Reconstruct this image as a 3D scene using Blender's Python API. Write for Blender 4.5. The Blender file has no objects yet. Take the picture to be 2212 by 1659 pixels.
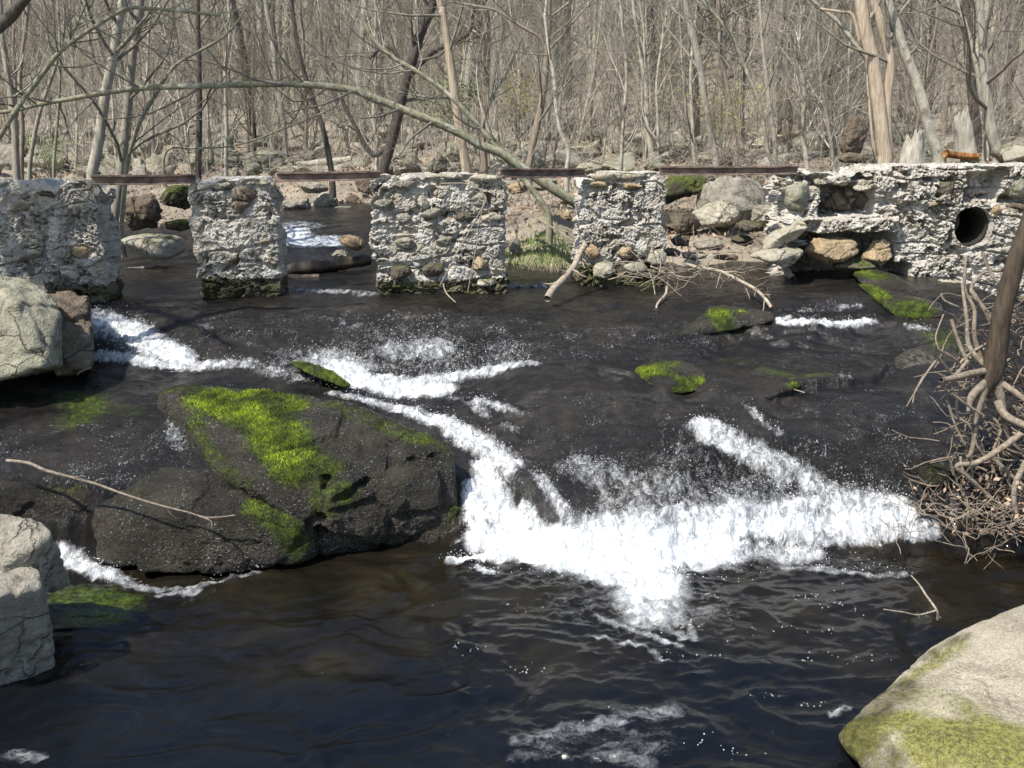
import bpy, bmesh, math, random
import numpy as np
from mathutils import Vector, Matrix

# ------------------------------------------------------------------ camera, world, sun
scene = bpy.context.scene
COL = scene.collection
F_PX, W_PX, H_PX = 2170.0, 2212.0, 1659.0          # focal length / picture size in working pixels
PITCH, ROLL = math.radians(13.95), math.radians(0.4)
CAM = np.array([0.0, 0.0, 2.9])
fwd = np.array([0, math.cos(PITCH), -math.sin(PITCH)])
r0 = np.array([1.0, 0, 0]); u0 = np.array([0, math.sin(PITCH), math.cos(PITCH)])
RIGHT = r0 * math.cos(ROLL) - u0 * math.sin(ROLL)
UP = u0 * math.cos(ROLL) + r0 * math.sin(ROLL)
cd = bpy.data.cameras.new("camera"); cam = bpy.data.objects.new("camera", cd); COL.objects.link(cam)
cd.sensor_fit = 'HORIZONTAL'; cd.sensor_width = 36.0; cd.lens = 36.0 * F_PX / W_PX
cd.clip_start = 0.05; cd.clip_end = 600
cam.matrix_world = Matrix(((RIGHT[0], UP[0], -fwd[0], CAM[0]), (RIGHT[1], UP[1], -fwd[1], CAM[1]),
                           (RIGHT[2], UP[2], -fwd[2], CAM[2]), (0, 0, 0, 1)))
scene.camera = cam
SUN_TO = np.array([-0.44, -0.40, 0.80]); SUN_TO = SUN_TO / np.linalg.norm(SUN_TO)
world = bpy.data.worlds.new("World"); scene.world = world; world.use_nodes = True
wn = world.node_tree; bg = wn.nodes["Background"]
sky = wn.nodes.new("ShaderNodeTexSky"); sky.sky_type = 'NISHITA'; sky.sun_disc = False
sky.sun_elevation = math.asin(SUN_TO[2]); sky.sun_rotation = math.atan2(SUN_TO[0], SUN_TO[1])
wn.links.new(sky.outputs[0], bg.inputs[0]); bg.inputs[1].default_value = 0.13
sd = bpy.data.lights.new("sun", 'SUN'); sd.energy = 4.8; sd.angle = math.radians(0.5); sd.color = (1.0, 0.95, 0.87)
sun = bpy.data.objects.new("sun", sd); COL.objects.link(sun); sun.location = (0, 0, 30)
sun.rotation_euler = Vector(SUN_TO).to_track_quat('Z', 'Y').to_euler()
scene.view_settings.view_transform = 'Standard'; scene.view_settings.look = 'None'
scene.view_settings.gamma = 1; scene.view_settings.exposure = 0.72
scene.cycles.max_bounces = 5; scene.cycles.diffuse_bounces = 2; scene.cycles.glossy_bounces = 2

# ------------------------------------------------------------------ pixel <-> world helpers
def ray(px, py):
    d = fwd + RIGHT * ((px - W_PX / 2) / F_PX) + UP * ((H_PX / 2 - py) / F_PX)
    return d
def Wd(px, py, Y):                     # the point seen at (px,py) that stands at ground distance Y
    d = ray(px, py); return CAM + d * (Y / d[1])
def Gz(px, py, z):                     # the point seen at (px,py) at height z
    d = ray(px, py); return CAM + d * ((z - CAM[2]) / d[2])
def mpp(Y):                            # metres in one working pixel at distance Y
    return Y / F_PX / math.cos(PITCH)
def C1(x, y): return (x / 3.0, y / 3.0)
def C2(x, y): return (737.4 + x / 3.0, y / 3.0)
def C3(x, y): return (1474.7 + x / 3.0, y / 3.0)
def C4(x, y): return (x / 3.0, 553 + y / 3.0)
def C5(x, y): return (737.4 + x / 3.0, 553 + y / 3.0)
def C6(x, y): return (1474.7 + x / 3.0, 553 + y / 3.0)
def C7(x, y): return (x * .5, 1106 + y * .5)
def C8(x, y): return (1106 + x * .5, 1106 + y * .5)

# ------------------------------------------------------------------ noise
def _hash(ix, iy, iz, seed):
    h = (ix.astype(np.int64) * 374761393 + iy.astype(np.int64) * 668265263 + iz.astype(np.int64) * 2147483647 + seed * 1274126177) & 0xFFFFFFFF
    h = ((h ^ (h >> 13)) * 1274126177) & 0xFFFFFFFF
    h = ((h ^ (h >> 16)) * 2246822519) & 0xFFFFFFFF
    return (h ^ (h >> 15)) & 0xFFFFFFFF
GR = np.array([(1,1,0),(-1,1,0),(1,-1,0),(-1,-1,0),(1,0,1),(-1,0,1),(1,0,-1),(-1,0,-1),(0,1,1),(0,-1,1),(0,1,-1),(0,-1,-1),(1,1,0),(-1,1,0),(0,-1,1),(0,-1,-1)], float)
def pnoise(p, seed=0):
    p = np.asarray(p, float); i = np.floor(p); f = p - i; i = i.astype(np.int64)
    u = f * f * f * (f * (f * 6 - 15) + 10); out = 0
    for dx in (0, 1):
        wx = u[:, 0] if dx else 1 - u[:, 0]
        for dy in (0, 1):
            wy = u[:, 1] if dy else 1 - u[:, 1]
            for dz in (0, 1):
                wz = u[:, 2] if dz else 1 - u[:, 2]
                g = GR[_hash(i[:, 0] + dx, i[:, 1] + dy, i[:, 2] + dz, seed) & 15]
                out = out + wx * wy * wz * (g[:, 0] * (f[:, 0] - dx) + g[:, 1] * (f[:, 1] - dy) + g[:, 2] * (f[:, 2] - dz))
    return out
def fbm(p, scale, octv=4, seed=0, gain=.5):
    p = np.asarray(p, float) * scale; a = 1; s = 0; t = 0
    for o in range(octv):
        s = s + a * pnoise(p, seed + o * 17); t += a; a *= gain; p = p * 2.03 + 5.3
    return s / t
def worley(p, scale, seed=0):
    p = np.asarray(p, float) * scale; i = np.floor(p).astype(np.int64); f = p - i
    f1 = np.full(len(p), 9.0); f2 = np.full(len(p), 9.0); cid = np.zeros(len(p), np.int64)
    for dx in (-1, 0, 1):
        for dy in (-1, 0, 1):
            for dz in (-1, 0, 1):
                h = _hash(i[:, 0] + dx, i[:, 1] + dy, i[:, 2] + dz, seed)
                ox = (h & 1023) / 1023.; oy = ((h >> 10) & 1023) / 1023.; oz = ((h >> 20) & 1023) / 1023.
                d = np.sqrt((dx + ox - f[:, 0]) ** 2 + (dy + oy - f[:, 1]) ** 2 + (dz + oz - f[:, 2]) ** 2)
                nb = d < f1
                f2 = np.where(nb, f1, np.minimum(f2, d)); cid = np.where(nb, h, cid); f1 = np.where(nb, d, f1)
    return f1, f2, (cid & 65535) / 65535.
def ss(a, b, x):
    t = np.clip((x - a) / (b - a), 0, 1); return t * t * (3 - 2 * t)

# ------------------------------------------------------------------ mesh / object helpers
def fast_mesh(name, V, faces, smooth=True):
    V = np.asarray(V, np.float32).reshape(-1, 3)
    if not isinstance(faces, list): faces = [faces]
    faces = [np.asarray(f, np.int32) for f in faces if len(f)]
    me = bpy.data.meshes.new(name); me.vertices.add(len(V)); me.vertices.foreach_set('co', V.ravel())
    loops = np.concatenate([f.ravel() for f in faces]); tot = np.concatenate([np.full(len(f), f.shape[1], np.int32) for f in faces])
    start = np.concatenate([[0], np.cumsum(tot)[:-1]]).astype(np.int32)
    me.loops.add(len(loops)); me.loops.foreach_set('vertex_index', loops)
    me.polygons.add(len(tot)); me.polygons.foreach_set('loop_start', start)
    me.polygons.foreach_set('use_smooth', np.full(len(tot), smooth, bool))
    me.update(calc_edges=True); me.validate()
    return me
def attr(me, name, vals):
    a = me.attributes.new(name, 'FLOAT', 'POINT'); a.data.foreach_set('value', np.asarray(vals, np.float32))
def add(name, me, mat=None, parent=None, loc=None):
    o = bpy.data.objects.new(name, me); COL.objects.link(o)
    if mat and me: me.materials.append(mat)
    if parent: o.parent = parent
    if loc is not None: o.location = loc
    return o
def tag(o, label=None, cat=None, group=None, kind=None):
    if label: o['label'] = label
    if cat: o['category'] = cat
    if group: o['group'] = group
    if kind: o['kind'] = kind
    return o
def part(name, V, faces, mat, parent, smooth=True):      # world-space mesh stored relative to its thing's base
    V = np.asarray(V, float) - np.array(parent.location)
    return add(name, fast_mesh(name, V, faces, smooth), mat, parent)
def solid(name, V, faces, mat, label, cat, group=None, smooth=True, attrs=None):
    V = np.asarray(V, float); b = np.array([V[:, 0].mean(), V[:, 1].mean(), V[:, 2].min()])
    me = fast_mesh(name, V - b, faces, smooth)
    for k, v in (attrs or {}).items(): attr(me, k, v)
    return tag(add(name, me, mat, loc=b), label, cat, group)
def empty(name, loc, label, cat, group=None):
    o = bpy.data.objects.new(name, None); COL.objects.link(o); o.location = loc; o.empty_display_size = .2
    return tag(o, label, cat, group)

# ------------------------------------------------------------------ materials
class M:
    def __init__(s, name):
        s.m = bpy.data.materials.new(name); s.m.use_nodes = True; s.t = s.m.node_tree
        s.b = s.t.nodes['Principled BSDF']; s.out = s.t.nodes['Material Output']
        s.pos = s.t.nodes.new('ShaderNodeTexCoord').outputs['Object']
    def n(s, typ, props=None, **inp):
        nd = s.t.nodes.new('ShaderNode' + typ)
        for k, v in (props or {}).items(): setattr(nd, k, v)
        for k, v in inp.items():
            key = int(k[1:]) if k[0] == 'i' and k[1:].isdigit() else k.replace('_', ' ')
            s.set(nd.inputs[key], v)
        return nd
    def set(s, sock, v):
        if isinstance(v, bpy.types.NodeSocket): s.t.links.new(v, sock)
        elif isinstance(v, (tuple, list)) and sock.type == 'RGBA': sock.default_value = tuple(v) + ((1,) if len(v) == 3 else ())
        else: sock.default_value = v
    def noise(s, scale, detail=4, rough=.55, dist=0, vec=None):
        return s.n('TexNoise', Vector=vec or s.pos, Scale=scale, Detail=detail, Roughness=rough, Distortion=dist).outputs[0]
    def stretch(s, sc, rot=(0, 0, 0)):
        return s.n('Mapping', Vector=s.pos, Scale=sc, Rotation=rot).outputs[0]
    def math(s, op, a, b=0.0, c=0.0, clamp=False):
        return s.n('Math', dict(operation=op, use_clamp=clamp), i0=a, i1=b, i2=c).outputs[0]
    def step(s, a, b, v):
        nd = s.n('MapRange', dict(interpolation_type='SMOOTHSTEP'), i0=v, i1=a, i2=b); return nd.outputs[0]
    def mix(s, f, a, b):
        nd = s.n('Mix', dict(data_type='RGBA')); s.set(nd.inputs[0], f); s.set(nd.inputs[6], a); s.set(nd.inputs[7], b); return nd.outputs[2]
    def ramp(s, f, stops):
        nd = s.n('ValToRGB', i0=f); cr = nd.color_ramp
        while len(cr.elements) < len(stops): cr.elements.new(.5)
        for e, (p, c) in zip(cr.elements, stops): e.position = p; e.color = tuple(c) + (1,)
        return nd.outputs[0]
    def at(s, name):
        return s.n('Attribute', dict(attribute_name=name)).outputs['Fac']
    def bump(s, h, strength=.5, dist=.02, normal=None):
        nd = s.n('Bump', Height=h, Strength=strength, Distance=dist)
        if normal: s.set(nd.inputs['Normal'], normal)
        return nd.outputs[0]
    def done(s, color=None, rough=None, normal=None, spec=None, ior=None):
        if color is not None: s.set(s.b.inputs['Base Color'], color)
        if rough is not None: s.set(s.b.inputs['Roughness'], rough)
        if normal is not None: s.set(s.b.inputs['Normal'], normal)
        if spec is not None: s.set(s.b.inputs['Specular IOR Level'], spec)
        if ior is not None: s.set(s.b.inputs['IOR'], ior)
        return s.m

def rock_mat(name, cols, moss=0.0, mosscol=((.045, .055, .012), (.10, .125, .018)), lichen=.3, wet=0.0, spec=.3):
    m = M(name)
    rnd = m.n('ObjectInfo').outputs['Random']
    n1 = m.noise(2.2, 6, .6, .4); n2 = m.noise(16, 6, .65); n3 = m.noise(60, 4, .6)
    f = m.math('ADD', m.math('MULTIPLY', n1, .55), m.math('MULTIPLY', n2, .45))
    c = m.ramp(f, [(.32, cols[0]), (.5, cols[1]), (.66, cols[2])])
    c = m.mix(m.math('MULTIPLY', m.step(.5, .75, n3), .35), c, tuple(x * .45 for x in cols[0]))
    st = m.step(.52, .66, m.noise(1.3, 7, .7, .9)); c = m.mix(m.math('MULTIPLY', st, .45), c, tuple(x * .5 for x in cols[0]))
    sp = m.step(.6, .66, m.noise(11, 6, .75, .4)); c = m.mix(m.math('MULTIPLY', sp, .5), c, tuple(x * .3 for x in cols[0]))
    if lichen:
        lf = m.step(.6, .68, m.noise(7, 5, .6, .8, m.stretch((1, 1, 1.3))))
        c = m.mix(m.math('MULTIPLY', lf, lichen), c, (.44, .45, .38))
    c = m.mix(m.math('MULTIPLY', rnd, .25), c, tuple(x * .6 for x in cols[1]))
    rough = .9
    if wet: rough = m.math('ADD', .1, m.math('MULTIPLY', n2, .25))
    if moss:
        nz = m.n('SeparateXYZ', i0=m.n('NewGeometry').outputs['Normal']).outputs[2]
        mf = m.math('MULTIPLY', m.step(.55 - .35 * moss, .72 - .35 * moss, m.math('ADD', m.math('MULTIPLY', nz, .22), m.math('MULTIPLY', m.noise(3.0, 6, .65, .5), .75))), 1.0)
        mc = m.mix(m.step(.4, .62, m.noise(22, 5, .7)), mosscol[0], mosscol[1])
        c = m.mix(mf, c, mc)
    wv = m.n('VectorMath', dict(operation='ADD'), i0=m.stretch((1, 1, 1.5), (.3, .2, 0)), i1=m.n('VectorMath', dict(operation='SCALE'), i0=m.n('TexNoise', Vector=m.pos, Scale=3.0, Detail=5).outputs['Color'], Scale=.45).outputs[0]).outputs[0]
    ed = m.n('TexVoronoi', dict(feature='DISTANCE_TO_EDGE'), Vector=wv, Scale=2.1).outputs[0]
    cr = m.math('MULTIPLY', m.step(.025, .004, ed), m.step(.42, .55, m.noise(1.7, 3)))
    c = m.mix(m.math('MULTIPLY', cr, .4), c, tuple(x * .2 for x in cols[0]))
    h = m.math('SUBTRACT', m.math('ADD', m.math('MULTIPLY', n2, .8), m.math('MULTIPLY', n3, .45)), m.math('MULTIPLY', cr, .8))
    return m.done(c, rough, m.bump(h, 1.0, .045), spec)

def bark_mat(name, dark, light, lum=.35, scale=(9, 9, 1.6), patches=None):
    m = M(name)
    rnd = m.n('ObjectInfo').outputs['Random']; tint = m.at('tint')
    n1 = m.noise(3.5, 5, .65, .3, m.stretch(scale)); n2 = m.noise(14, 4, .6, 0, m.stretch(scale))
    c = m.mix(m.step(.3, .7, n1), dark, light)
    c = m.mix(m.math('MULTIPLY', m.step(.55, .7, n2), .6), c, tuple(x * .4 for x in dark))
    if patches:
        c = m.mix(m.step(.58, .66, m.noise(4.5, 5, .6)), c, patches)
    k = m.math('ADD', 1.0 - lum, m.math('MULTIPLY', m.math('ADD', rnd, tint), lum))
    c = m.n('Mix', dict(data_type='RGBA', blend_type='MULTIPLY'))
    return m, c, k, n2
def bark(name, dark, light, lum=.35, scale=(9, 9, 1.6), patches=None):
    m = M(name); rnd = m.n('ObjectInfo').outputs['Random']; tint = m.at('tint')
    n1 = m.noise(3.5, 5, .65, .3, m.stretch(scale)); n2 = m.noise(14, 4, .6, 0, m.stretch(scale))
    c = m.mix(m.step(.3, .7, n1), dark, light)
    c = m.mix(m.math('MULTIPLY', m.step(.55, .7, n2), .6), c, tuple(x * .4 for x in dark))
    if patches: c = m.mix(m.step(.56, .64, m.noise(5.5, 5, .6)), c, patches)
    k = m.math('MULTIPLY', m.math('ADD', rnd, tint), lum)
    c = m.mix(k, c, tuple(x * .35 for x in dark))
    return m.done(c, .9, m.bump(n2, .6, .012), .15)

MT = {}
MT['grey_rock'] = rock_mat('grey_rock', [(.16, .145, .115), (.29, .265, .21), (.42, .39, .31)])
MT['pale_rock'] = rock_mat('pale_rock', [(.27, .24, .18), (.44, .4, .31), (.6, .56, .46)], moss=.12, mosscol=((.06, .06, .015), (.13, .14, .03)))
MT['tan_rock'] = rock_mat('tan_rock', [(.2, .14, .075), (.36, .27, .16), (.48, .4, .28)], lichen=.12)
MT['dark_rock'] = rock_mat('dark_rock', [(.06, .05, .036), (.12, .1, .075), (.2, .175, .14)], moss=.2, lichen=.08)
MT['lichen_rock'] = rock_mat('lichen_rock', [(.14, .13, .09), (.29, .275, .2), (.44, .415, .31)], lichen=.4)
MT['brown_rock'] = rock_mat('brown_rock', [(.07, .055, .04), (.15, .115, .08), (.24, .2, .15)], lichen=.25)
MT['mossy_rock'] = rock_mat('mossy_rock', [(.035, .03, .02), (.07, .06, .04), (.12, .1, .07)], moss=.62, lichen=.1)
MT['slab_rock'] = rock_mat('slab_rock', [(.28, .24, .165), (.42, .37, .27), (.54, .49, .38)], moss=0, lichen=.1)

def wet_rock():
    m = M('wet_rock'); ms = m.at('moss'); dry = m.at('dry')
    n1 = m.noise(3, 6, .65, .4); n2 = m.noise(26, 5, .65); n3 = m.noise(75, 3, .6)
    c = m.ramp(n1, [(.3, (.012, .011, .008)), (.5, (.03, .026, .019)), (.7, (.062, .053, .038))])
    c = m.mix(m.math('MULTIPLY', dry, m.step(.4, .6, n2)), c, (.34, .31, .22))
    mf = m.step(.2, .85, m.math('ADD', ms, m.math('MULTIPLY', m.math('SUBTRACT', m.noise(7, 6, .7, .6), .5), 1.3)))
    mc = m.mix(m.step(.42, .6, m.noise(16, 5, .7)), (.022, .03, .006), (.075, .105, .01))
    c = m.mix(mf, c, mc)
    h = m.math('ADD', m.math('MULTIPLY', n2, .8), m.math('MULTIPLY', n3, .35))
    fk = m.noise(85, 2, .55, .6); fd = m.noise(4, 4, .6); glint_fleck = m.math('MULTIPLY', m.step(.64, .73, m.math('ADD', fk, m.math('MULTIPLY', m.math('SUBTRACT', fd, .5), .3))), m.math('SUBTRACT', .45, m.math('MULTIPLY', dry, .4)))  # sun glints on the wet stone, painted as pale specks in the colour
    c = m.mix(m.math('MULTIPLY', glint_fleck, m.math('SUBTRACT', 1.0, mf)), c, (.6, .62, .63))
    rough = m.math('ADD', .22, m.math('MULTIPLY', mf, .6))
    return m.done(c, rough, m.bump(h, 1.0, .06), .5, 1.34)
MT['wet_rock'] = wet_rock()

def concrete():
    m = M('rubble_concrete'); v = m.at('lump')
    n1 = m.noise(3.2, 6, .65, .5); n2 = m.noise(22, 6, .7); n3 = m.noise(70, 4, .6)
    c = m.ramp(m.math('ADD', m.math('MULTIPLY', n1, .5), m.math('MULTIPLY', n2, .5)),
               [(.3, (.2, .18, .14)), (.43, (.36, .335, .285)), (.55, (.485, .46, .41)), (.69, (.64, .615, .56))])
    stain = m.step(.5, .66, m.noise(1.7, 6, .7, .8, m.stretch((1, 1, .5))))
    c = m.mix(m.math('MULTIPLY', stain, .55), c, (.22, .21, .19))
    c = m.mix(m.math('MULTIPLY', m.step(.55, .95, v), .6), c, (.26, .22, .16))
    wetl = m.at('damp')
    wf = m.step(.3, .7, m.math('ADD', wetl, m.math('MULTIPLY', m.math('SUBTRACT', n2, .5), .8)))
    c = m.mix(wf, c, m.mix(m.step(.4, .6, n1), (.06, .065, .025), (.13, .11, .075)))
    h = m.math('ADD', m.math('MULTIPLY', n2, .7), m.math('MULTIPLY', n3, .45))
    return m.done(c, .92, m.bump(h, 1.0, .03), .2)
MT['concrete'] = concrete()
def simple(name, c0, c1, scale, rough=.8, bumpd=.01, spec=.3, stretch=(1, 1, 1)):
    m = M(name); n = m.noise(scale, 5, .65, .3, m.stretch(stretch))
    return m.done(m.mix(m.step(.35, .65, n), c0, c1), rough, m.bump(n, .6, bumpd), spec)
MT['rust'] = simple('rusty_steel', (.085, .06, .048), (.21, .15, .122), 9, .75, .004)
MT['pipe_dark'] = simple('pipe_inside', (.016, .014, .011), (.03, .025, .02), 8)
MT['bark_grey'] = bark('bark_grey', (.26, .235, .185), (.50, .465, .385), .4)
MT['bark_green'] = bark('bark_green_grey', (.16, .15, .10), (.33, .32, .22), .12, (6, 6, 6), (.40, .39, .31))
MT['bark_dark'] = bark('bark_dark', (.055, .047, .04), (.12, .105, .09), .2)
MT['bark_brown'] = bark('bark_brown', (.19, .15, .115), (.36, .30, .235), .2)
MT['bark_shaded'] = bark('bark_undercut_shaded', (.05, .038, .028), (.125, .096, .07), .2)  # brown bark darkened: the trunk's near-side shade is put into the colour
MT['bark_pale'] = bark('bark_pale', (.3, .27, .21), (.5, .47, .39), .15, (6, 6, 3), (.2, .18, .14))
MT['dead_wood'] = bark('dead_wood', (.27, .2, .135), (.52, .44, .34), .12, (14, 14, .8))
MT['twig'] = bark('twig_wood', (.43, .385, .305), (.70, .64, .53), .55, (5, 5, 5))
MT['twig_near'] = bark('twig_near', (.17, .15, .115), (.40, .37, .30), .4, (5, 5, 5))
MT['driftwood'] = bark('driftwood', (.24, .195, .14), (.48, .41, .325), .22, (8, 8, 8))
MT['root'] = bark('root_wood', (.15, .12, .09), (.34, .285, .22), .25, (8, 8, 8))
MT['orange_wood'] = simple('rotten_orange_wood', (.12, .055, .02), (.38, .18, .06), 12, .9, .03, .1, (1, 1, .3))
MT['log'] = simple('wet_log', (.03, .024, .017), (.09, .07, .05), 8, .45, .01, .4)
def leafmat(name, c0, c1):
    m = M(name); t = m.at('tint')
    return m.done(m.mix(t, c0, c1), .7, None, .2)
MT['moss'] = leafmat('moss_blades', (.03, .04, .008), (.27, .36, .02))
MT['grass'] = leafmat('grass_blades', (.15, .21, .06), (.32, .42, .14))
MT['leaf'] = leafmat('young_leaves', (.12, .19, .05), (.26, .36, .10))
MT['bud'] = leafmat('yellow_buds', (.16, .15, .04), (.32, .30, .09))
MT['ever'] = leafmat('evergreen_leaves', (.10, .13, .05), (.2, .25, .10))
MT['litter'] = leafmat('dead_leaves', (.16, .10, .06), (.44, .32, .23))
MT['straw'] = leafmat('dry_straw', (.3, .24, .15), (.5, .43, .3))

def ground_mat():
    m = M('forest_floor'); n1 = m.noise(.7, 6, .65, .4); n2 = m.noise(9, 6, .7); n3 = m.noise(45, 4, .65)
    f = m.math('ADD', m.math('MULTIPLY', n1, .4), m.math('MULTIPLY', n3, .6))
    c = m.ramp(f, [(.3, (.16, .13, .095)), (.46, (.33, .28, .215)), (.58, (.46, .405, .32)), (.72, (.56, .51, .42))])
    c = m.mix(m.math('MULTIPLY', m.step(.55, .7, n2), .3), c, (.09, .10, .03))
    return m.done(c, .95, m.bump(m.math('ADD', n2, n3), .9, .06), .1)
MT['ground'] = ground_mat()

def water_mat():
    m = M('stream_water'); fo = m.at('foam'); ro = m.at('rough'); ms = m.at('moss'); po = m.at('pool')
    # what shows through the water: dark stained bedrock, weed and, in the pool, brown bed
    n1 = m.noise(1.6, 6, .62, .5); n2 = m.noise(11, 6, .65, .3)
    rock = m.ramp(m.math('ADD', m.math('MULTIPLY', n1, .6), m.math('MULTIPLY', n2, .4)),
                  [(.32, (.005, .005, .005)), (.48, (.012, .0112, .0105)), (.58, (.024, .0208, .017)), (.72, (.05, .039, .028))])
    dp = m.at('deep'); bed = m.ramp(n1, [(.3, (.004, .0035, .003)), (.5, (.009, .0075, .005)), (.62, (.016, .013, .007)), (.75, (.022, .017, .01))])
    bed = m.mix(dp, bed, (.003, .004, .006)); c = m.mix(po, rock, bed)
    mf = m.math('MULTIPLY', m.step(.2, .9, m.math('ADD', ms, m.math('MULTIPLY', m.math('SUBTRACT', m.noise(9, 6, .7, .5), .5), 1.3))), .8)
    c = m.mix(mf, c, m.mix(m.step(.4, .62, m.noise(30, 4, .7)), (.02, .034, .006), (.085, .12, .012)))
    # ripples: coarse and fine, stronger where the film runs over rough rock
    st = m.stretch((1, .7, .7))
    b1 = m.noise(34, 4, .6, .6, st); b2 = m.noise(85, 3, .6, .4)
    h = m.math('ADD', m.math('MULTIPLY', b1, .7), m.math('MULTIPLY', b2, .45))
    nd = m.n('Bump', Height=h, Distance=.05); m.set(nd.inputs['Strength'], ro)
    m.done(c, m.math('SUBTRACT', .13, m.math('MULTIPLY', po, .08)), nd.outputs[0], .5, 1.333)
    # foam, and flecks that paint sun glints on the film
    k1 = m.noise(5, 5, .62, 1.2, m.stretch((1, .5, .5))); k2 = m.noise(20, 6, .68, 1.0, m.stretch((1, .62, .62))); k3 = m.noise(95, 3, .6, .3, m.stretch((1, .6, .6)))
    kf = m.math('ADD', m.math('ADD', m.math('MULTIPLY', k1, .36), m.math('MULTIPLY', k2, .42)), m.math('MULTIPLY', k3, .22))
    sw = m.stretch((.75, 1.5, 1.0), (0, 0, .35)); l1 = m.noise(3.2, 6, .62, 1.6, sw); l2 = m.noise(20, 4, .65, 1.2, sw)
    kp = m.math('ADD', m.math('MULTIPLY', l1, .62), m.math('ADD', m.math('MULTIPLY', l2, .26), m.math('MULTIPLY', k3, .12)))
    fl = m.at('flat'); k = m.math('ADD', m.math('MULTIPLY', kf, m.math('SUBTRACT', 1.0, fl)), m.math('MULTIPLY', kp, fl))
    v = m.math('ADD', fo, m.math('MULTIPLY', m.math('SUBTRACT', k, .5), m.math('SUBTRACT', 2.0, m.math('MULTIPLY', fl, .35))))
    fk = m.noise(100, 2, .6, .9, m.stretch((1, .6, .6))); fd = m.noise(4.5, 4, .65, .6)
    glint_fleck = m.math('MULTIPLY', m.step(.0, .14, m.math('SUBTRACT', m.math('ADD', fk, m.math('MULTIPLY', m.math('SUBTRACT', fd, .5), .55)), m.math('SUBTRACT', .80, m.math('MULTIPLY', ro, .19)))), .5)  # white flecks of aerated water that also stand in for sun glints
    ff = m.math('MAXIMUM', m.math('MULTIPLY', m.step(.28, 1.12, v), .97), glint_fleck)
    fb = m.n('BsdfPrincipled', Roughness=.55); m.set(fb.inputs['Base Color'], m.mix(m.step(.4, .6, k2), (.5, .535, .56), (.82, .83, .83)))
    m.set(fb.inputs['Normal'], m.bump(m.math('ADD', k2, m.math('MULTIPLY', k3, .6)), .8, .03))
    mx = m.n('MixShader', i0=ff, i1=m.b.outputs[0], i2=fb.outputs[0])
    m.t.links.new(mx.outputs[0], m.out.inputs[0])
    return m.m
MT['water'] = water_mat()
def droplets_mat():
    m = M('white_water_drops'); return m.done((.9, .91, .92), .35, None, .5)
MT['drops'] = droplets_mat()

# ------------------------------------------------------------------ the stream surface (water running over bedrock)
def tps_fit(xy, z, lam=.01):
    n = len(xy); d2 = ((xy[:, None] - xy[None]) ** 2).sum(-1); K = .5 * d2 * np.log(d2 + 1e-9) + lam * np.eye(n)
    Pm = np.c_[np.ones(n), xy]; A = np.block([[K, Pm], [Pm.T, np.zeros((3, 3))]])
    s = np.linalg.solve(A, np.r_[z, np.zeros(3)]); return xy, s
def tps_eval(fit, q):
    xy, s = fit; out = np.empty(len(q)); n = len(xy)
    for a in range(0, len(q), 60000):
        b = q[a:a + 60000]; d2 = ((b[:, None] - xy[None]) ** 2).sum(-1)
        out[a:a + 60000] = (.5 * d2 * np.log(d2 + 1e-9)) @ s[:n] + s[n] + b @ s[n + 1:]
    return out
CTRL = [(210,650,1.2),(420,640,1.21),(700,645,1.2),(1000,650,1.19),(1200,630,1.2),(1450,620,1.2),(1640,600,1.22),(1900,620,1.25),
 (210,685,1.12),(320,740,.95),(420,785,.84),(200,775,.82),(420,690,1.13),(600,680,1.13),(600,750,.98),(500,720,1.06),
 (850,690,1.1),(850,760,.9),(820,830,.74),(700,800,.82),(1000,700,1.08),(1000,790,.84),(1150,720,1.07),(1150,800,.9),
 (1300,700,1.1),(1450,720,1.05),(1300,800,.92),(1450,850,.85),(1100,900,.7),(1250,900,.74),(1400,920,.72),(1300,1000,.55),
 (1250,1080,.4),(1450,1060,.42),(1600,1050,.42),(1750,1050,.4),(1900,1050,.4),(1000,870,.68),(950,905,.62),(1040,960,.55),(1080,1010,.45),
 (1600,850,.85),(1600,950,.66),(1750,850,.86),(1900,850,.85),(1750,950,.65),(1950,950,.62),(1700,725,1.02),(1900,725,1.01),
 (1700,675,1.15),(1900,665,1.17),(2060,740,1.0),(300,810,.82),(100,880,.76),(0,900,.75),(250,900,.73),(150,960,.65),(0,1000,.6),(300,980,.6),(400,950,.66),
 (200,600,1.24),(-150,700,1.2),(2300,700,1.2),(2250,900,.75),(-200,900,.8)]
cp = np.array([list(Gz(a, b, c)[:2]) + [c] for a, b, c in CTRL])
cp = np.vstack([cp, [[x, y, z] for x in (-6, -3, 0, 3, 6) for y, z in ((12.6, 1.26), (13.6, 1.33))],
                [[x, y, z] for x in (-6, -3, 0, 3) for y, z in ((14.4, 1.5), (15.6, 1.66), (17.5, 1.78), (19.5, 1.9))]])
SFIT = tps_fit(cp[:, :2], cp[:, 2], .02)
lip = np.array([Gz(*a)[:2] for a in [(-200,1040,.5),(60,1040,.5),(300,1050,.5),(700,980,.6),(1000,1010,.45),(1090,1010,.44),(1180,1060,.42),(1260,1085,.42),(1450,1075,.42),(1700,1055,.42),(1930,1055,.42),(2250,1050,.4)]])
lw = np.array([.2, .2, .2, .3, .5, .55, .5, .34, .3, .3, .3, .3])
LEDGES = [([(1400,752,.96), (1520,722,1.02), (1690,698,1.1), (1900,694,1.12)], .04), ([(1630,868,.82), (1700,836,.87), (1745,826,.89), (1860,812,.9), (1935,780,.94)], .08), ([(1250,790,.92), (1360,800,.91), (1450,850,.85)], .05), ([(420,700,1.1), (600,715,1.05), (760,730,1.0)], .06), ([(1100,900,.71), (1300,890,.75), (1480,905,.74)], .05)]
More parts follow.
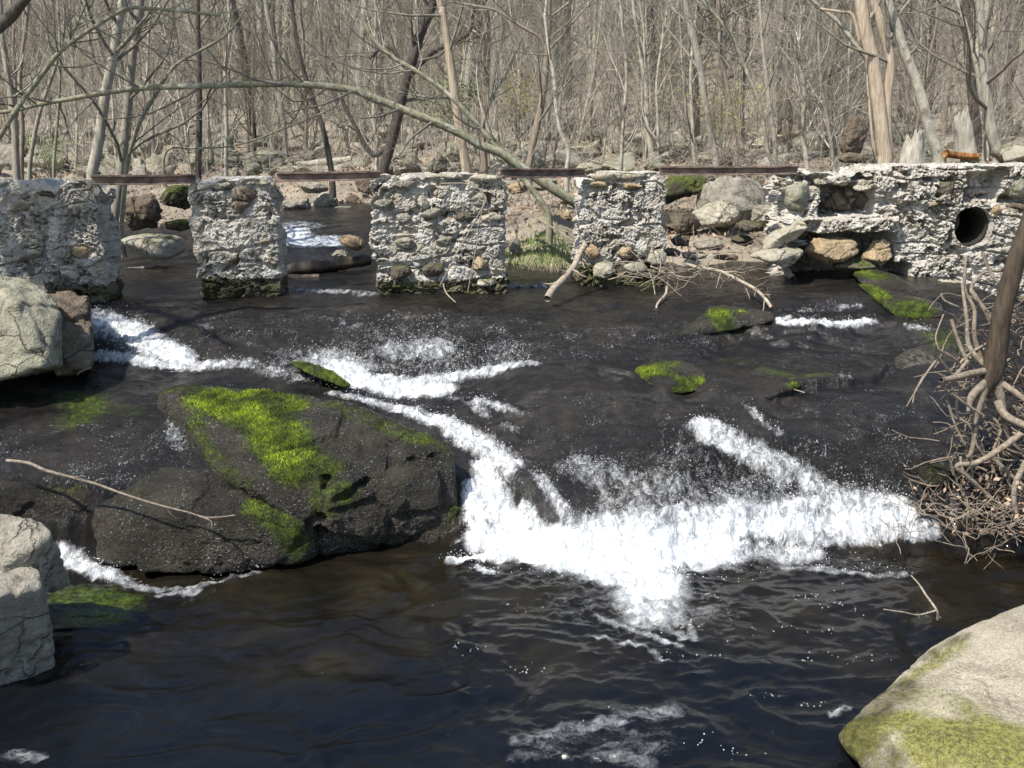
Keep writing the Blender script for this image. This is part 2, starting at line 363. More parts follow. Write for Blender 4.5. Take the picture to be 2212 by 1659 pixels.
def stream_z(X, Y, detail=True):
    q = np.c_[X, Y]; S = tps_eval(SFIT, q)
    # little ledge to the right and undulating bedrock
    if detail:
        p3 = np.c_[X, Y, np.zeros(len(X))]
        b = fbm(p3, 1.1, 4, 5) * .095 + fbm(p3 * [1, 1.6, 1], 4, 3, 8) * .03 - .03
        S = S + b * ss(11.0, 10.2, Y) + b * .3 * ss(10.2, 11, Y)
        terr = (S * 5.5 + fbm(p3, 1.6, 2, 9) * .8); fr = terr - np.floor(terr)
        S = S + (np.floor(terr) + ss(.25, .75, fr) - terr) / 5.5 * .6 * ss(11, 10, Y) * ss(.2, 1.2, X)
    if detail:
        for L, hgt in LEDGES:
            q_ = np.array([Gz(*a)[:2] for a in L]); yl_ = np.interp(X, q_[:, 0], q_[:, 1]) + fbm(np.c_[X, 0 * X, 0 * X], 4, 3, 33) * .12; e_ = yl_ - Y; fx = ss(q_[0, 0] - .05, q_[0, 0] + .3, X) * ss(q_[-1, 0] + .05, q_[-1, 0] - .3, X)
            S = S - hgt * ss(0, .05, e_) * ss(1.0, .25, e_) * fx
    yl = np.interp(X, lip[:, 0], lip[:, 1]); w = np.interp(X, lip[:, 0], lw)
    if detail: yl = yl + fbm(np.c_[X, np.zeros(len(X)), np.zeros(len(X))], 2.5, 3, 31) * .22
    t = np.clip((yl - Y) / w, 0, 1); t = t ** 1.25 * (2 - t) ** .6; t = np.clip(t, 0, 1)
    return S * (1 - t) + 0.0 * t, t
def stream_hit(px, py):
    d = ray(px, py); Ys = np.linspace(3, 18, 900); P = CAM + d[None] * (Ys / d[1])[:, None]
    z, _ = stream_z(P[:, 0], P[:, 1], False); k = np.argmax(P[:, 2] < z)
    return P[k] if k else P[-1]

def paint(XYZ, strokes):
    out = np.zeros(len(XYZ))
    for pts, r, s in strokes:
        w = np.array([stream_hit(*p) for p in pts])
        rr = np.linspace(r[0], r[1], len(w)) if isinstance(r, tuple) else np.full(len(w), r)
        sv = np.linspace(s[0], s[1], len(w)) if isinstance(s, tuple) else np.full(len(w), s)
        if len(w) == 1: w = np.vstack([w, w + 1e-3]); rr = np.r_[rr, rr]; sv = np.r_[sv, sv]
        R = max(rr)
        m = (XYZ[:, 0] > w[:, 0].min() - R) & (XYZ[:, 0] < w[:, 0].max() + R) & (XYZ[:, 1] > w[:, 1].min() - R) & (XYZ[:, 1] < w[:, 1].max() + R)
        q = XYZ[m]; best = np.zeros(len(q)); wz = np.array([1, 1, 1.0])
        for i in range(len(w) - 1):
            a, b = w[i], w[i + 1]; ab = b - a; t = np.clip(((q - a) @ ab) / (ab @ ab + 1e-12), 0, 1)
            d = np.linalg.norm(q - a - t[:, None] * ab, axis=1); r_ = rr[i] + (rr[i + 1] - rr[i]) * t; s_ = sv[i] + (sv[i + 1] - sv[i]) * t
            best = np.maximum(best, s_ * ss(1.1, .2, d / r_))
        out[m] = np.maximum(out[m], best)
    return out
FOAM = [
 ([(215,690),(280,715),(340,750),(400,775)], (.34,.22), .85), ([(400,778),(470,778),(530,772),(600,795),(690,815)], (.16,.24), (.8,.42)),
 ([(215,765),(330,782),(430,788)], .16, .75), ([(205,672),(290,690)], .15, .6),
 ([(850,745)], .9, .36), ([(860,755),(950,745)], .4, .55), ([(700,770),(760,795)], .45, .6), ([(640,760),(1080,760)], .55, .38),
 ([(720,795),(800,822),(900,822),(990,806),(1080,795),(1160,788)], (.3,.1), (1.0,.6)), ([(760,700),(950,690)], .5, .3), ([(740,815),(850,835),(950,835)], .22, 1.0),
 ([(930,845),(1020,860),(1110,880),(1150,890)], .09, .6), ([(1000,855),(1060,895),(1130,930)], .1, .5),
 ([(720,848),(790,858),(880,880),(960,910),(1010,945)], (.1,.2), (.6,.9)), ([(1000,935),(1050,965),(1100,1000)], .2, .8),
 ([(1040,1000),(1060,1060),(1080,1120),(1110,1165)], (.14,.28), .95), ([(1100,975),(1160,1020),(1205,1085),(1235,1140)], .09, .62),
 ([(1020,1060),(1035,1150)], .14, .95), ([(1130,1100),(1160,1150)], .14, .75),
 ([(1310,1090),(1400,1095),(1550,1090),(1700,1075),(1820,1065),(1910,1062)], .17, .5), ([(1270,1140),(1500,1122),(1720,1105),(1930,1085)], .2, .78),
 ([(1040,1170),(1200,1168),(1400,1162),(1600,1145),(1800,1128),(1960,1115)], (.2,.12), 1.0),
 ([(1090,1195),(1250,1205),(1400,1205),(1560,1190)], .26, 1.1), ([(1330,1215),(1400,1255),(1410,1330)], (.46,.36), (1.2,.72)),
 ([(1550,1200),(1650,1195),(1760,1200)], .14, .7), ([(1700,1225),(1850,1240),(1950,1245)], .09, .52),
 ([(1700,1160),(1850,1150),(2010,1145)], .14, .75), ([(1150,1250),(1300,1270),(1500,1260)], .3, .28), ([(1250,1300),(1400,1350),(1520,1330)], .4, .33), ([(1500,1230),(1700,1220),(1900,1220)], .25, .33), ([(1300,1400),(1450,1420)], .3, .22), ([(980,1210),(1030,1205),(1075,1215)], .1, 1.0), ([(1030,1235),(1060,1245)], .06, .8),
 ([(1330,1310),(1400,1330),(1480,1380)], .08, .58), ([(1290,1335),(1380,1370),(1470,1400)], .05, .62), ([(1280,1380),(1390,1405),(1440,1435)], .04, .62), ([(1490,1355),(1500,1385)], .05, .6),
 ([(1520,920),(1590,960),(1680,1000),(1770,1045),(1840,1070)], (.2,.25), (.8,.55)), ([(1620,870),(1650,910),(1680,930)], .1, .5),
 ([(1250,990),(1330,1040),(1400,1080)], .35, .42), ([(1450,960),(1550,1030),(1620,1080)], .4, .34), ([(1330,1050),(1700,1050)], .3, .45),
 ([(140,1200),(170,1225),(230,1245)], .14, .85), ([(230,1245),(330,1275),(430,1265),(560,1240)], (.12,.05), (.65,.5)), ([(350,1285),(420,1280)], .1, .6),
 ([(375,900),(385,960)], .14, .5), ([(240,640),(215,645)], .12, .6),
 ([(1690,692),(1760,698),(1880,690)], .12, .85), ([(1720,660),(1850,656)], .12, .6), ([(1700,680),(1680,690)], .1, .7), ([(1960,705),(2010,710)], .1, .5),
 ([(1900,760),(1950,752)], .07, .55), ([(1820,812),(1900,815)], .08, .5),
 ([(1120,1605),(1240,1580),(1350,1560),(1450,1545)], (.12,.14), .46), ([(1200,1610),(1400,1590)], .3, .36), ([(1110,1640),(1210,1632),(1400,1650)], .1, .38), ([(1800,1545),(1830,1530)], .05, .55),
 ([(630,500),(650,520),(730,520)], .4, .9), ([(620,525),(740,525)], .25, .95), ([(640,490)], .7, .6), ([(640,625),(760,630),(800,635)], .2, .5), ([(1100,618),(1190,617)], .15, .55), ([(290,578),(360,573)], .15, .5),
 ([(0,1640),(40,1630),(80,1640)], .08, .42)]
ROUGH = [([(420,700),(560,700),(700,690),(1000,710),(1250,740),(1450,720)], .8, .8), ([(850,740),(1050,740)], 1.0, .9), ([(1250,900),(1500,930),(1700,900),(1900,880)], .8, .6),
 ([(1250,1000),(1500,1020),(1750,1000),(1950,980)], .55, .9), ([(50,950),(250,930),(350,1000),(100,1040)], .6, .85), ([(1700,780),(1950,740)], .7, .5), ([(1500,640),(1900,640)], .6, .5), ([(300,660),(420,720)], .5, .7)]
MOSS = [([(150,850),(200,870),(160,900)], .3, .6), ([(220,870),(280,880)], .25, .4), ([(1550,760),(1590,770)], .2, .4), ([(1660,790),(1720,805),(1790,805)], .16, .6), ([(250,1310),(150,1290)], .3, .62), ([(170,1330),(240,1330)], .25, .7), ([(2030,720),(2060,740)], .3, .5)]

def water_sheet(name, x0, x1, y0, y1, st, label_kind):
    xs = np.arange(x0, x1 + st / 2, st); ys = np.arange(y0, y1 + st / 2, st); nx, ny = len(xs), len(ys)
    X, Y = np.meshgrid(xs, ys); X = X.ravel(); Y = Y.ravel()
    z, t = stream_z(X, Y); XY = np.c_[X, Y]; p3 = np.c_[X, Y, np.zeros(len(X))]
    Q = np.c_[X, Y, z]; foam = paint(Q, FOAM); rough = paint(Q, ROUGH); moss = paint(Q, MOSS)
    pool = t * ss(8.2, 6.6, Y)
    fl = np.c_[X * .9 + Y * .35, Y * 1.25 - X * .3, np.zeros(len(X))]
    z = z + pool * (fbm(fl + np.c_[fbm(fl, .9, 2, 44), fbm(fl, .9, 2, 45), 0 * X] * 1.2, 1.9, 3, 41) * .065 + fbm(fl, 6.5, 4, 43, .6) * .016 * (.3 + ss(3, 5.5, Y + X * .4)))
    z = z + np.clip(foam, 0, 1) * (np.abs(fbm(p3, 7, 4, 51)) * .16 + fbm(p3, 22, 3, 53) * .05)
    z = z + (1 - pool) * fbm(p3 * [1, .7, 1], 16, 3, 57) * .015 * (.4 + rough)
    rough = .14 + (.2 + rough * .7) * (1 - pool) + .1 * foam
    i = np.arange(nx - 1); j = np.arange(ny - 1); I, J = np.meshgrid(i, j); a = (J * nx + I).ravel()
    me = fast_mesh(name, np.c_[X, Y, z], np.c_[a, a + 1, a + 1 + nx, a + nx])
    attr(me, 'foam', foam); attr(me, 'rough', rough); attr(me, 'moss', moss); attr(me, 'pool', pool); attr(me, 'flat', ss(.82, 1.0, t)); attr(me, 'deep', ss(5.9, 4.6, Y + fbm(p3, 1.2, 3, 91) * 1.2) * .85)
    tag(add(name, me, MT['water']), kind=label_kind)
    return X, Y, z, foam, rough
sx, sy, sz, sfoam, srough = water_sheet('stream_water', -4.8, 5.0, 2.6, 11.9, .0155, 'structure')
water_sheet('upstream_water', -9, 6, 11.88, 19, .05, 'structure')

# spray: thousands of drops over the white water, nobody could count them
rng = np.random.default_rng(3)
OCT = np.array([(1,0,0),(-1,0,0),(0,1,0),(0,-1,0),(0,0,1),(0,0,-1)], float)
OF = np.array([(0,2,4),(2,1,4),(1,3,4),(3,0,4),(2,0,5),(1,2,5),(3,1,5),(0,3,5)])
def drops(n, lo, hi, smin, smax, h):
    p = np.clip(sfoam - .25, 0, 1) * (sy > 6.2) * (sy < 10.8) ; p = p / p.sum()
    k = rng.choice(len(sx), n, p=p); c = np.c_[sx[k], sy[k], sz[k]] + np.c_[rng.normal(0, .02, n), rng.normal(0, .02, n), rng.exponential(h, n)]
    s = rng.uniform(smin, smax, n) * rng.uniform(.6, 1.2, n)
    V = c[:, None] + OCT[None] * (s[:, None] * rng.uniform(.6, 1.3, (n, 3)))[:, None]
    return V.reshape(-1, 3), (OF[None] + 6 * np.arange(n)[:, None, None]).reshape(-1, 3)
V, Fc = drops(14000, 0, 1, .001, .0042, .022)
tag(add('spray_drops', fast_mesh('spray_drops', V, Fc), MT['drops']), kind='stuff')

nb = 34; bx = rng.uniform(-.3, 2.6, nb); by = rng.uniform(4.2, 6.4, nb); q = []
for a_, b_ in zip(bx, by):
    m_ = rng.integers(2, 14); q.append(np.c_[a_ + rng.normal(0, .07, m_), b_ + rng.normal(0, .03, m_)])
q = np.concatenate(q); ix = np.clip(((q[:, 0] + 4.8) / .0155).round().astype(int), 0, 632); iy = ((q[:, 1] - 2.6) / .0155).round().astype(int); q = np.c_[q, sz[iy * len(np.arange(-4.8, 5.0 + .00775, .0155)) + np.clip(ix, 0, 10 ** 6)]]
s_ = rng.uniform(.0015, .0045, len(q)); V = (q[:, None] + OCT[None] * s_[:, None, None]).reshape(-1, 3)
tag(add('bubbles', fast_mesh('bubbles', V, (OF[None] + 6 * np.arange(len(q))[:, None, None]).reshape(-1, 3)), MT['drops']), kind='stuff')

# ------------------------------------------------------------------ ground and hillside
GY = [-10, 3, 6, 10, 11.6, 13, 15, 17, 20, 26, 35, 60, 100, 170]
GZ = [-.6, -.6, -.5, .3, .75, 1.05, 1.45, 1.95, 2.25, 2.6, 3.3, 8.5, 20, 42]
def ground_z(X, Y, detail=True):
    X = np.asarray(X, float); Y = np.asarray(Y, float)
    z = np.interp(Y, GY, GZ)
    hill = ss(25, 45, Y); side = X / np.maximum(Y, 1)
    z = np.where(Y > 25, 2.6 + (z - 2.6) * (1 - hill * (1 - (.42 + .58 * ss(-.38, -.02, side)))), z)
    z = z + .55 * np.exp(-((X - .45) / .75) ** 2 - ((Y - 14) / 1.3) ** 2)          # bank behind the third gap
    z = z + .28 * np.exp(-((X - 2.6) / 1.3) ** 2 - ((Y - 13.6) / 1.2) ** 2)
    ch = np.exp(-((X + 2.7 + .1 * (Y - 14)) / 1.25) ** 2) * ss(10.5, 12, Y) * ss(19, 16.5, Y); z = z - .55 * ch
    z = z + 2.6 * ss(3.1, 4.8, X - .42 * (Y - 7.5)) * ss(10.6, 8.6, Y) * ss(6.6, 7.6, Y) * .5
    z = z + 1.4 * ss(4.0, 5.8, -X - .42 * (Y - 7.5)) * ss(14, 10.5, Y)
    z = z + 1.6 * ss(4.6, 6.5, X) * ss(12.3, 13.6, Y) * ss(17, 14, Y) * .8
    if detail:
        p = np.c_[X, Y, np.zeros(len(X))]
        z = z + fbm(p, .35, 4, 71) * .5 * ss(11, 16, Y) + fbm(p, 1.8, 4, 73) * .16
    return z
def ground_grid(xs, ys):
    X, Y = np.meshgrid(xs, ys); X = X.ravel(); Y = Y.ravel(); nx, ny = len(xs), len(ys)
    I, J = np.meshgrid(np.arange(nx - 1), np.arange(ny - 1)); a = (J * nx + I).ravel()
    return np.c_[X, Y, ground_z(X, Y)], np.c_[a, a + 1, a + 1 + nx, a + nx]
ysg = np.concatenate([np.arange(-10, 10, .5), np.arange(10, 24, .12), np.arange(24, 60, .6), np.arange(60, 300, 5)])
xsg = np.concatenate([np.arange(-260, -40, 8), np.arange(-40, -11, 1.0), np.arange(-11, 11, .14), np.arange(11, 40, 1.0), np.arange(40, 261, 8)])
V, Fc = ground_grid(xsg, ysg)
tag(add('ground', fast_mesh('ground', V, Fc), MT['ground']), kind='structure')
def ground_hit(px, py):
    d = ray(px, py); Ys = np.concatenate([np.linspace(11.6, 40, 600), np.linspace(40, 200, 500)])
    P = CAM + d[None] * (Ys / d[1])[:, None]; z = ground_z(P[:, 0], P[:, 1]); k = np.argmax(P[:, 2] < z)
    return P[k] if P[k, 2] < z[k] else None
def gz1(x, y): return float(ground_z([x], [y])[0])

# ------------------------------------------------------------------ rocks
_ico = {}
def ico(sub):
    if sub not in _ico:
        bm = bmesh.new(); bmesh.ops.create_icosphere(bm, subdivisions=sub, radius=1)
        _ico[sub] = (np.array([v.co[:] for v in bm.verts]), np.array([[v.index for v in f.verts] for f in bm.faces])); bm.free()
    return _ico[sub]
def hull_rock(pts, sub=5, p=16, amp=.03, scale=3.0, seed=1, strata=0.0, fine=.006):
    pts = np.asarray(pts, float); bm = bmesh.new()
    for q in pts: bm.verts.new(q)
    bmesh.ops.convex_hull(bm, input=bm.verts); bm.normal_update()
    c = pts.mean(0); pl = []
    for f in bm.faces:
        n = np.array(f.normal[:]); d = float(n @ (np.array(f.verts[0].co[:]) - c))
        if d < 0: n, d = -n, -d
        if np.linalg.norm(n) > .5 and d > 1e-3: pl.append((*n, d))
    bm.free(); pl = np.array(pl); D, Fc = ico(sub)
    g = np.maximum(D @ pl[:, :3].T, 0) / pl[:, 3]; r = (g ** p).sum(1) ** (-1 / p)
    V = c + D * r[:, None]; k = np.linalg.norm(np.ptp(pts, axis=0)) / 2
    dn = fbm(V, scale, 5, seed) * amp * 2 + fbm(V, scale * 6, 3, seed + 3) * fine * 2
    f1, f2, _ = worley(V, scale * .8, seed + 7); dn = dn - ss(.12, 0, f2 - f1) * amp * .8
    if strata:
        sv = V @ np.array([.25, .15, 1.]); w = sv * strata + fbm(V, scale * .7, 3, seed + 5) * 1.3; fr = w - np.floor(w); dn = dn + (ss(0, .15, fr) * ss(1, .75, fr) - .7) * amp * .7
    return V + D * dn[:, None], Fc
def blob_pts(rs, dims, n=16, sq=.35):
    d = rs.normal(size=(n, 3)); d /= np.linalg.norm(d, axis=1)[:, None]; d = d / (np.abs(d).max(1)[:, None] ** sq)
    return d * rs.uniform(.82, 1.05, (n, 1)) * np.array(dims) * .5

def hrock(name, mat, label, cat, pix, extra=(), **kw):           # rock from seen points (px,py,('z'|'Y'),value) and unseen ones
    pts = [Gz(a, b, v) if k == 'z' else Wd(a, b, v) for a, b, k, v in pix] + [np.array(e, float) for e in extra]
    g = kw.pop('group', None); V, Fc = hull_rock(pts, **kw); return V, Fc, mat, name, label, cat, g
def mkrock(r, attrs=None):
    V, Fc, mat, name, label, cat, g = r
    return solid(name, V, Fc, MT[mat], label, cat, g, attrs=attrs)

mkrock(hrock('boulder', 'lichen_rock', 'tall greenish grey boulder with a dark overhang at the left edge', 'boulder',
  [(-80,560,'Y',8.9),(0,585,'Y',8.9),(60,605,'Y',8.8),(20,640,'Y',8.2),(115,640,'Y',8.8),(132,675,'Y',8.5),(136,790,'Y',8.3),(100,795,'Y',8.0),(0,825,'Y',7.9),(-120,840,'Y',7.9),(-120,600,'Y',9.4),(125,700,'Y',9.4),(-100,835,'Y',9.2),(125,800,'Y',9.2)],
  sub=6, p=45, amp=.03, scale=2.6, seed=4, strata=2.0, fine=.01))
mkrock(hrock('boulder', 'brown_rock', 'brown and grey split boulder between the tall boulder and the left chute', 'boulder',
  [(90,640,'Y',9.0),(150,630,'Y',9.3),(188,645,'Y',9.2),(200,700,'Y',9.0),(203,765,'Y',8.8),(195,800,'Y',8.7),(120,815,'Y',8.7),(95,780,'Y',8.7),(100,640,'Y',10),(190,650,'Y',10),(195,790,'Y',9.9)],
  sub=6, p=40, amp=.035, scale=3.0, seed=9, strata=3, fine=.01))
mkrock(hrock('boulder', 'lichen_rock', 'small grey rock wedged behind the tall boulder below the leftmost pier', 'boulder',
  [(60,600,'Y',9.9),(90,590,'Y',10),(110,630,'Y',9.8),(60,650,'Y',9.7),(100,660,'Y',10),(70,620,'Y',10.3)], sub=4, p=18, amp=.03, scale=4, seed=10))
V, Fc = hull_rock([Gz(a, b, z) for a, b, z in [(-60,1215,.62),(40,1205,.62),(88,1228,.6),(92,1260,.58),(-60,1300,.6),(86,1340,.25),(62,1405,.08),(30,1455,-.03),(-30,1505,-.1),(-120,1550,-.1),(86,1330,-.2),(-120,1200,.62)]] + [np.array((-4.2, 5.4, -.3)), np.array((-2.62, 5.2, -.3))], 6, 34, .025, 3, 14, 2.0, .009)
solid('boulder', V, Fc, MT['grey_rock'], 'weathered grey boulder with a flat pitted top at the left edge of the pool', 'boulder')
V, Fc = hull_rock([Gz(a, b, z) for a, b, z in [(-60,1105,.85),(50,1105,.85),(95,1125,.84),(118,1155,.78),(122,1200,.62),(110,1215,.58),(-60,1240,.6),(-100,1110,.85)]] + [np.array((-4.2, 5.9, .2)), np.array((-2.75, 5.8, .2)), np.array((-2.7, 5.2, .3))], 6, 26, .025, 3, 15, 2, .009)
solid('boulder', V, Fc, MT['grey_rock'], 'rounded grey boulder resting on the flat pitted boulder at the left edge', 'boulder')

def world_paint(V, strokes):                                   # attribute on a rock: strokes of (px,py,z) points
    out = np.zeros(len(V))
    for pts, r, s in strokes:
        w = np.array([Gz(*p) for p in pts]); w = np.vstack([w, w + 1e-3]) if len(w) == 1 else w
        for i in range(len(w) - 1):
            a, b = w[i], w[i + 1]; ab = b - a; t = np.clip(((V - a) @ ab) / (ab @ ab + 1e-12), 0, 1)
            out = np.maximum(out, s * ss(1, .3, np.linalg.norm(V - a - t[:, None] * ab, axis=1) / r))
    return out
def moss_tufts(V, Fc, mv, n, rs, h=(.004, .013)):             # blades standing on the mossy part of a rock
    c = V[Fc].mean(1); e1 = V[Fc[:, 1]] - V[Fc[:, 0]]; e2 = V[Fc[:, 2]] - V[Fc[:, 0]]; nr = np.cross(e1, e2); ar = np.linalg.norm(nr, axis=1); nr /= ar[:, None] + 1e-12
    dens = np.clip(mv[Fc].mean(1) - .25 + fbm(c, 7, 4, 5) * .9, 0, 1) * ar * (nr[:, 2] > .05); k = rs.choice(len(Fc), n, p=dens / dens.sum())
    a = rs.random((n, 2)); fl = a.sum(1) > 1; a[fl] = 1 - a[fl]
    b = V[Fc[k, 0]] + e1[k] * a[:, :1] + e2[k] * a[:, 1:]; H = rs.uniform(*h, n)
    tip = b + (nr[k] * .6 + np.array([0, 0, .5]) + rs.normal(0, .55, (n, 3))) * H[:, None]; wv = rs.normal(0, 1, (n, 3)); wv = wv / np.linalg.norm(wv, axis=1)[:, None] * (H * .28)[:, None]
    VV = np.stack([b - wv, b + wv, tip], 1).reshape(-1, 3); t = np.repeat(np.clip(.2 + fbm(b, 3.4, 4, 9) * 2.6 + (np.interp(mv[Fc[k]].mean(1), [.4, 1], [-.25, .25])) + rs.normal(0, .12, n), 0, 1), 3)
    return VV, np.arange(3 * n).reshape(-1, 3), t
def mossy(name, pts, label, cat, strokes, ntuft, seed, sub=6, p=18, amp=.035, scale=2.6, strata=0, dry=None, group=None, fine=.006, cracks=()):
    V, Fc = hull_rock(pts, sub, p, amp, scale, seed, strata, fine)
    for st_, r_, dp_ in cracks:
        k_ = world_paint(V + fbm(V, 8, 2, 3)[:, None] * .05, [(st_, r_ * 2, 1.0)]); cc = V.mean(0); dd = V - cc; V = V - dd / np.linalg.norm(dd, axis=1)[:, None] * (k_ * dp_)[:, None]
    mv = world_paint(V, strokes); dv = world_paint(V, dry) if dry else np.zeros(len(V))
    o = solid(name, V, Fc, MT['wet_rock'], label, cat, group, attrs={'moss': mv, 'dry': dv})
    if ntuft:
        VV, F2, t = moss_tufts(V, Fc, mv, ntuft, np.random.default_rng(seed))
        me = fast_mesh('moss', VV - np.array(o.location), F2, False); attr(me, 'tint', t); add('moss', me, MT['moss'], o)
    return o
P3 = lambda L: [Gz(*a) for a in L]
mossy('mossy_boulder', P3([(330,832,.86),(430,824,.9),(600,834,.9),(740,860,.87),(880,918,.79),(985,952,.7),(1003,985,.62),(1004,1060,.35),(1000,1165,-.02),(800,1192,-.05),(690,1215,-.02),
   (412,930,.76),(500,1040,.6),(620,1110,.42),(700,1020,.62),(850,1050,.48)]) + [np.array((-3.1, 8.1, .3)), np.array((-1.0, 8.2, .3)), np.array((-.4, 7.4, .2))],
   'huge dark boulder crowned with a bright green moss patch, left of the main fall', 'boulder',
   [([(450,845,.9),(540,880,.85),(600,930,.78),(640,990,.7)], .34, 1.0), ([(560,840,.9),(620,870,.86)], .3, .8), ([(345,835,.86),(430,840,.88)], .16, .5), ([(620,960,.72),(680,1010,.63)], .3, .7), ([(420,900,.78),(450,980,.68),(540,1060,.55)], .12, .5),
    ([(700,870,.86),(850,925,.77),(960,955,.7)], .16, .5), ([(700,1080,.45),(740,1075,.46)], .2, .6), ([(985,1000,.6)], .16, .6)], 30000, 21, 7, 20, .04, 2.0, 1.2, cracks=[([(694,1212,.02),(696,1140,.25),(690,1085,.5),(700,1040,.56)], .03, .09), ([(690,1085,.5),(760,1070,.46),(800,1035,.52),(880,1005,.58),(960,990,.6)], .03, .07), ([(800,1035,.52),(805,1090,.3),(780,1150,.1)], .03, .07), ([(850,950,.72),(930,985,.64)], .02, .03)])
mossy('wet_boulder', P3([(300,1010,.56),(420,1000,.6),(520,1060,.52),(610,1110,.42),(670,1125,.36),(690,1165,.2),(200,1085,.44),(160,1135,.28),(190,1222,0),(300,1252,0),(480,1244,0),(690,1222,0),(400,1110,.42)]) + [np.array((-2.2, 7.2, .1)), np.array((-1.3, 7.0, .1))],
   'broad black wet rock sheeted with thin water below the green moss patch', 'boulder', [([(560,1090,.45),(620,1130,.36),(640,1190,.15)], .2, .7), ([(300,1060,.5)], .12, .3)], 1500, 23, 6, 14, .04, 2.4,
   dry=[([(655,1135,.34),(680,1155,.28)], .07, .8)], fine=.014)
mossy('wet_boulder', P3([(780,1165,.02),(795,1120,.16),(860,1092,.25),(980,1085,.27),(1000,1140,.1),(998,1180,-.05),(880,1195,-.05)]) + [np.array((-.9, 7.1, 0)), np.array((-.3, 7.1, 0))],
   'low rounded wet boulder at the foot of the huge mossy boulder beside the fall', 'boulder', [([(920,1095,.24),(975,1095,.24)], .14, .8)], 1200, 25, 5, 14, .03, 3.5)
mossy('wet_ledge', P3([(-60,1040,.5),(60,1030,.53),(180,1045,.5),(200,1062,.45),(195,1100,.33),(120,1128,.24),(-60,1145,.2),(-60,1060,.5)]) + [np.array((-4, 7.3, .1)), np.array((-2.7, 7.2, .1))],
   'black undercut ledge under the driftwood stick at the left edge', 'rock ledge', [([(90,1038,.52),(170,1050,.5)], .1, .5), ([(60,1130,.2),(130,1120,.24)], .15, .6)], 800, 27, 5, 18, .03, 3)
mossy('mossy_rock', P3([(1368,800,.93),(1400,778,.96),(1500,780,.96),(1530,800,.93),(1532,835,.86),(1460,855,.82),(1400,835,.86)]) + [Gz(1380,790,.75), Gz(1520,840,.7)],
   'squat yellow green mossy rock in the middle of the right slab', 'rock', [([(1400,800,.93),(1470,830,.88),(1520,830,.87)], .22, 1.0), ([(1440,785,.95)], .2, .6)], 3500, 29, 5, 14, .02, 4)
mossy('mossy_rock', P3([(1535,660,1.2),(1560,655,1.21),(1670,672,1.18),(1680,695,1.1),(1560,718,1.04),(1470,725,1.03),(1430,745,.97),(1520,700,1.12)]) + [Gz(1540,690,.95), Gz(1670,690,.95)],
   'long dark ledge with a green moss end beside the small right fall', 'rock', [([(1550,668,1.19),(1560,705,1.08)], .18, .9), ([(1590,672,1.18)], .15, .6)], 1500, 31, 5, 16, .025, 3.5)
mossy('mossy_rock', P3([(1835,590,1.34),(1880,578,1.37),(1930,590,1.36),(1970,615,1.32),(1985,640,1.22),(1890,640,1.2)]) + [Gz(1900,620,1.0), Gz(1960,620,1.0)],
   'mossy rock directly below the broken end of the wall, upper of two', 'rock', [([(1850,588,1.34),(1900,600,1.32)], .22, .9)], 1200, 33, 5, 16, .025, 3.5)
mossy('mossy_rock', P3([(1850,612,1.3),(1890,615,1.3),(1950,645,1.26),(2040,655,1.24),(2045,690,1.1),(1940,692,1.08),(1900,660,1.18)]) + [Gz(1900,650,1.0), Gz(2040,670,1.0)],
   'brightest mossy rock right of the small right fall, lower of two', 'rock', [([(1860,615,1.29),(1900,640,1.25)], .2, 1.0), ([(1920,655,1.23),(1990,665,1.2)], .25, .9)], 2500, 35, 5, 16, .025, 3.5)
mossy('mossy_rock', P3([(618,780,.93),(660,778,.94),(720,800,.9),(765,835,.8),(740,838,.78),(650,800,.88)]) + [Gz(660,800,.75), Gz(740,830,.7)],
   'thin green mossy rib of rock left of the central splash', 'rock', [([(640,785,.92),(750,832,.8)], .16, .85)], 1200, 37, 5, 14, .02, 4)
mossy('wet_boulder', P3([(1925,775,.98),(1960,752,1.03),(2030,735,1.06),(2070,740,1.05),(2070,810,.86),(1980,818,.84),(1930,805,.88)]) + [Gz(1950,790,.7), Gz(2060,790,.7)],
   'smooth brown wet rock beside the root tangle', 'rock', [([(2040,740,1.05)], .2, .5)], 300, 39, 5, 12, .015, 3, dry=[([(1990,780,.95)], .3, .25)])
mossy('wet_ledge', P3([(1645,862,.84),(1690,830,.9),(1730,825,.9),(1735,835,.86),(1680,862,.8),(1650,870,.78)]) + [Gz(1680,850,.7)], 'small dark mossy lip of rock in the right slab', 'rock ledge', [([(1690,832,.89),(1730,828,.9)], .1, .6)], 400, 40, 4, 16, .02, 4)
mossy('wet_boulder', P3([(1980,1010,.55),(2060,1000,.57),(2080,1050,.4),(1990,1060,.38)]) + [Gz(2030,1040,.2), np.array((3.2, 7.6, .3))], 'small mossy wet rock under the root tangle', 'rock', [([(2030,1030,.5)], .15, .6)], 500, 45, 4, 14, .02, 4)

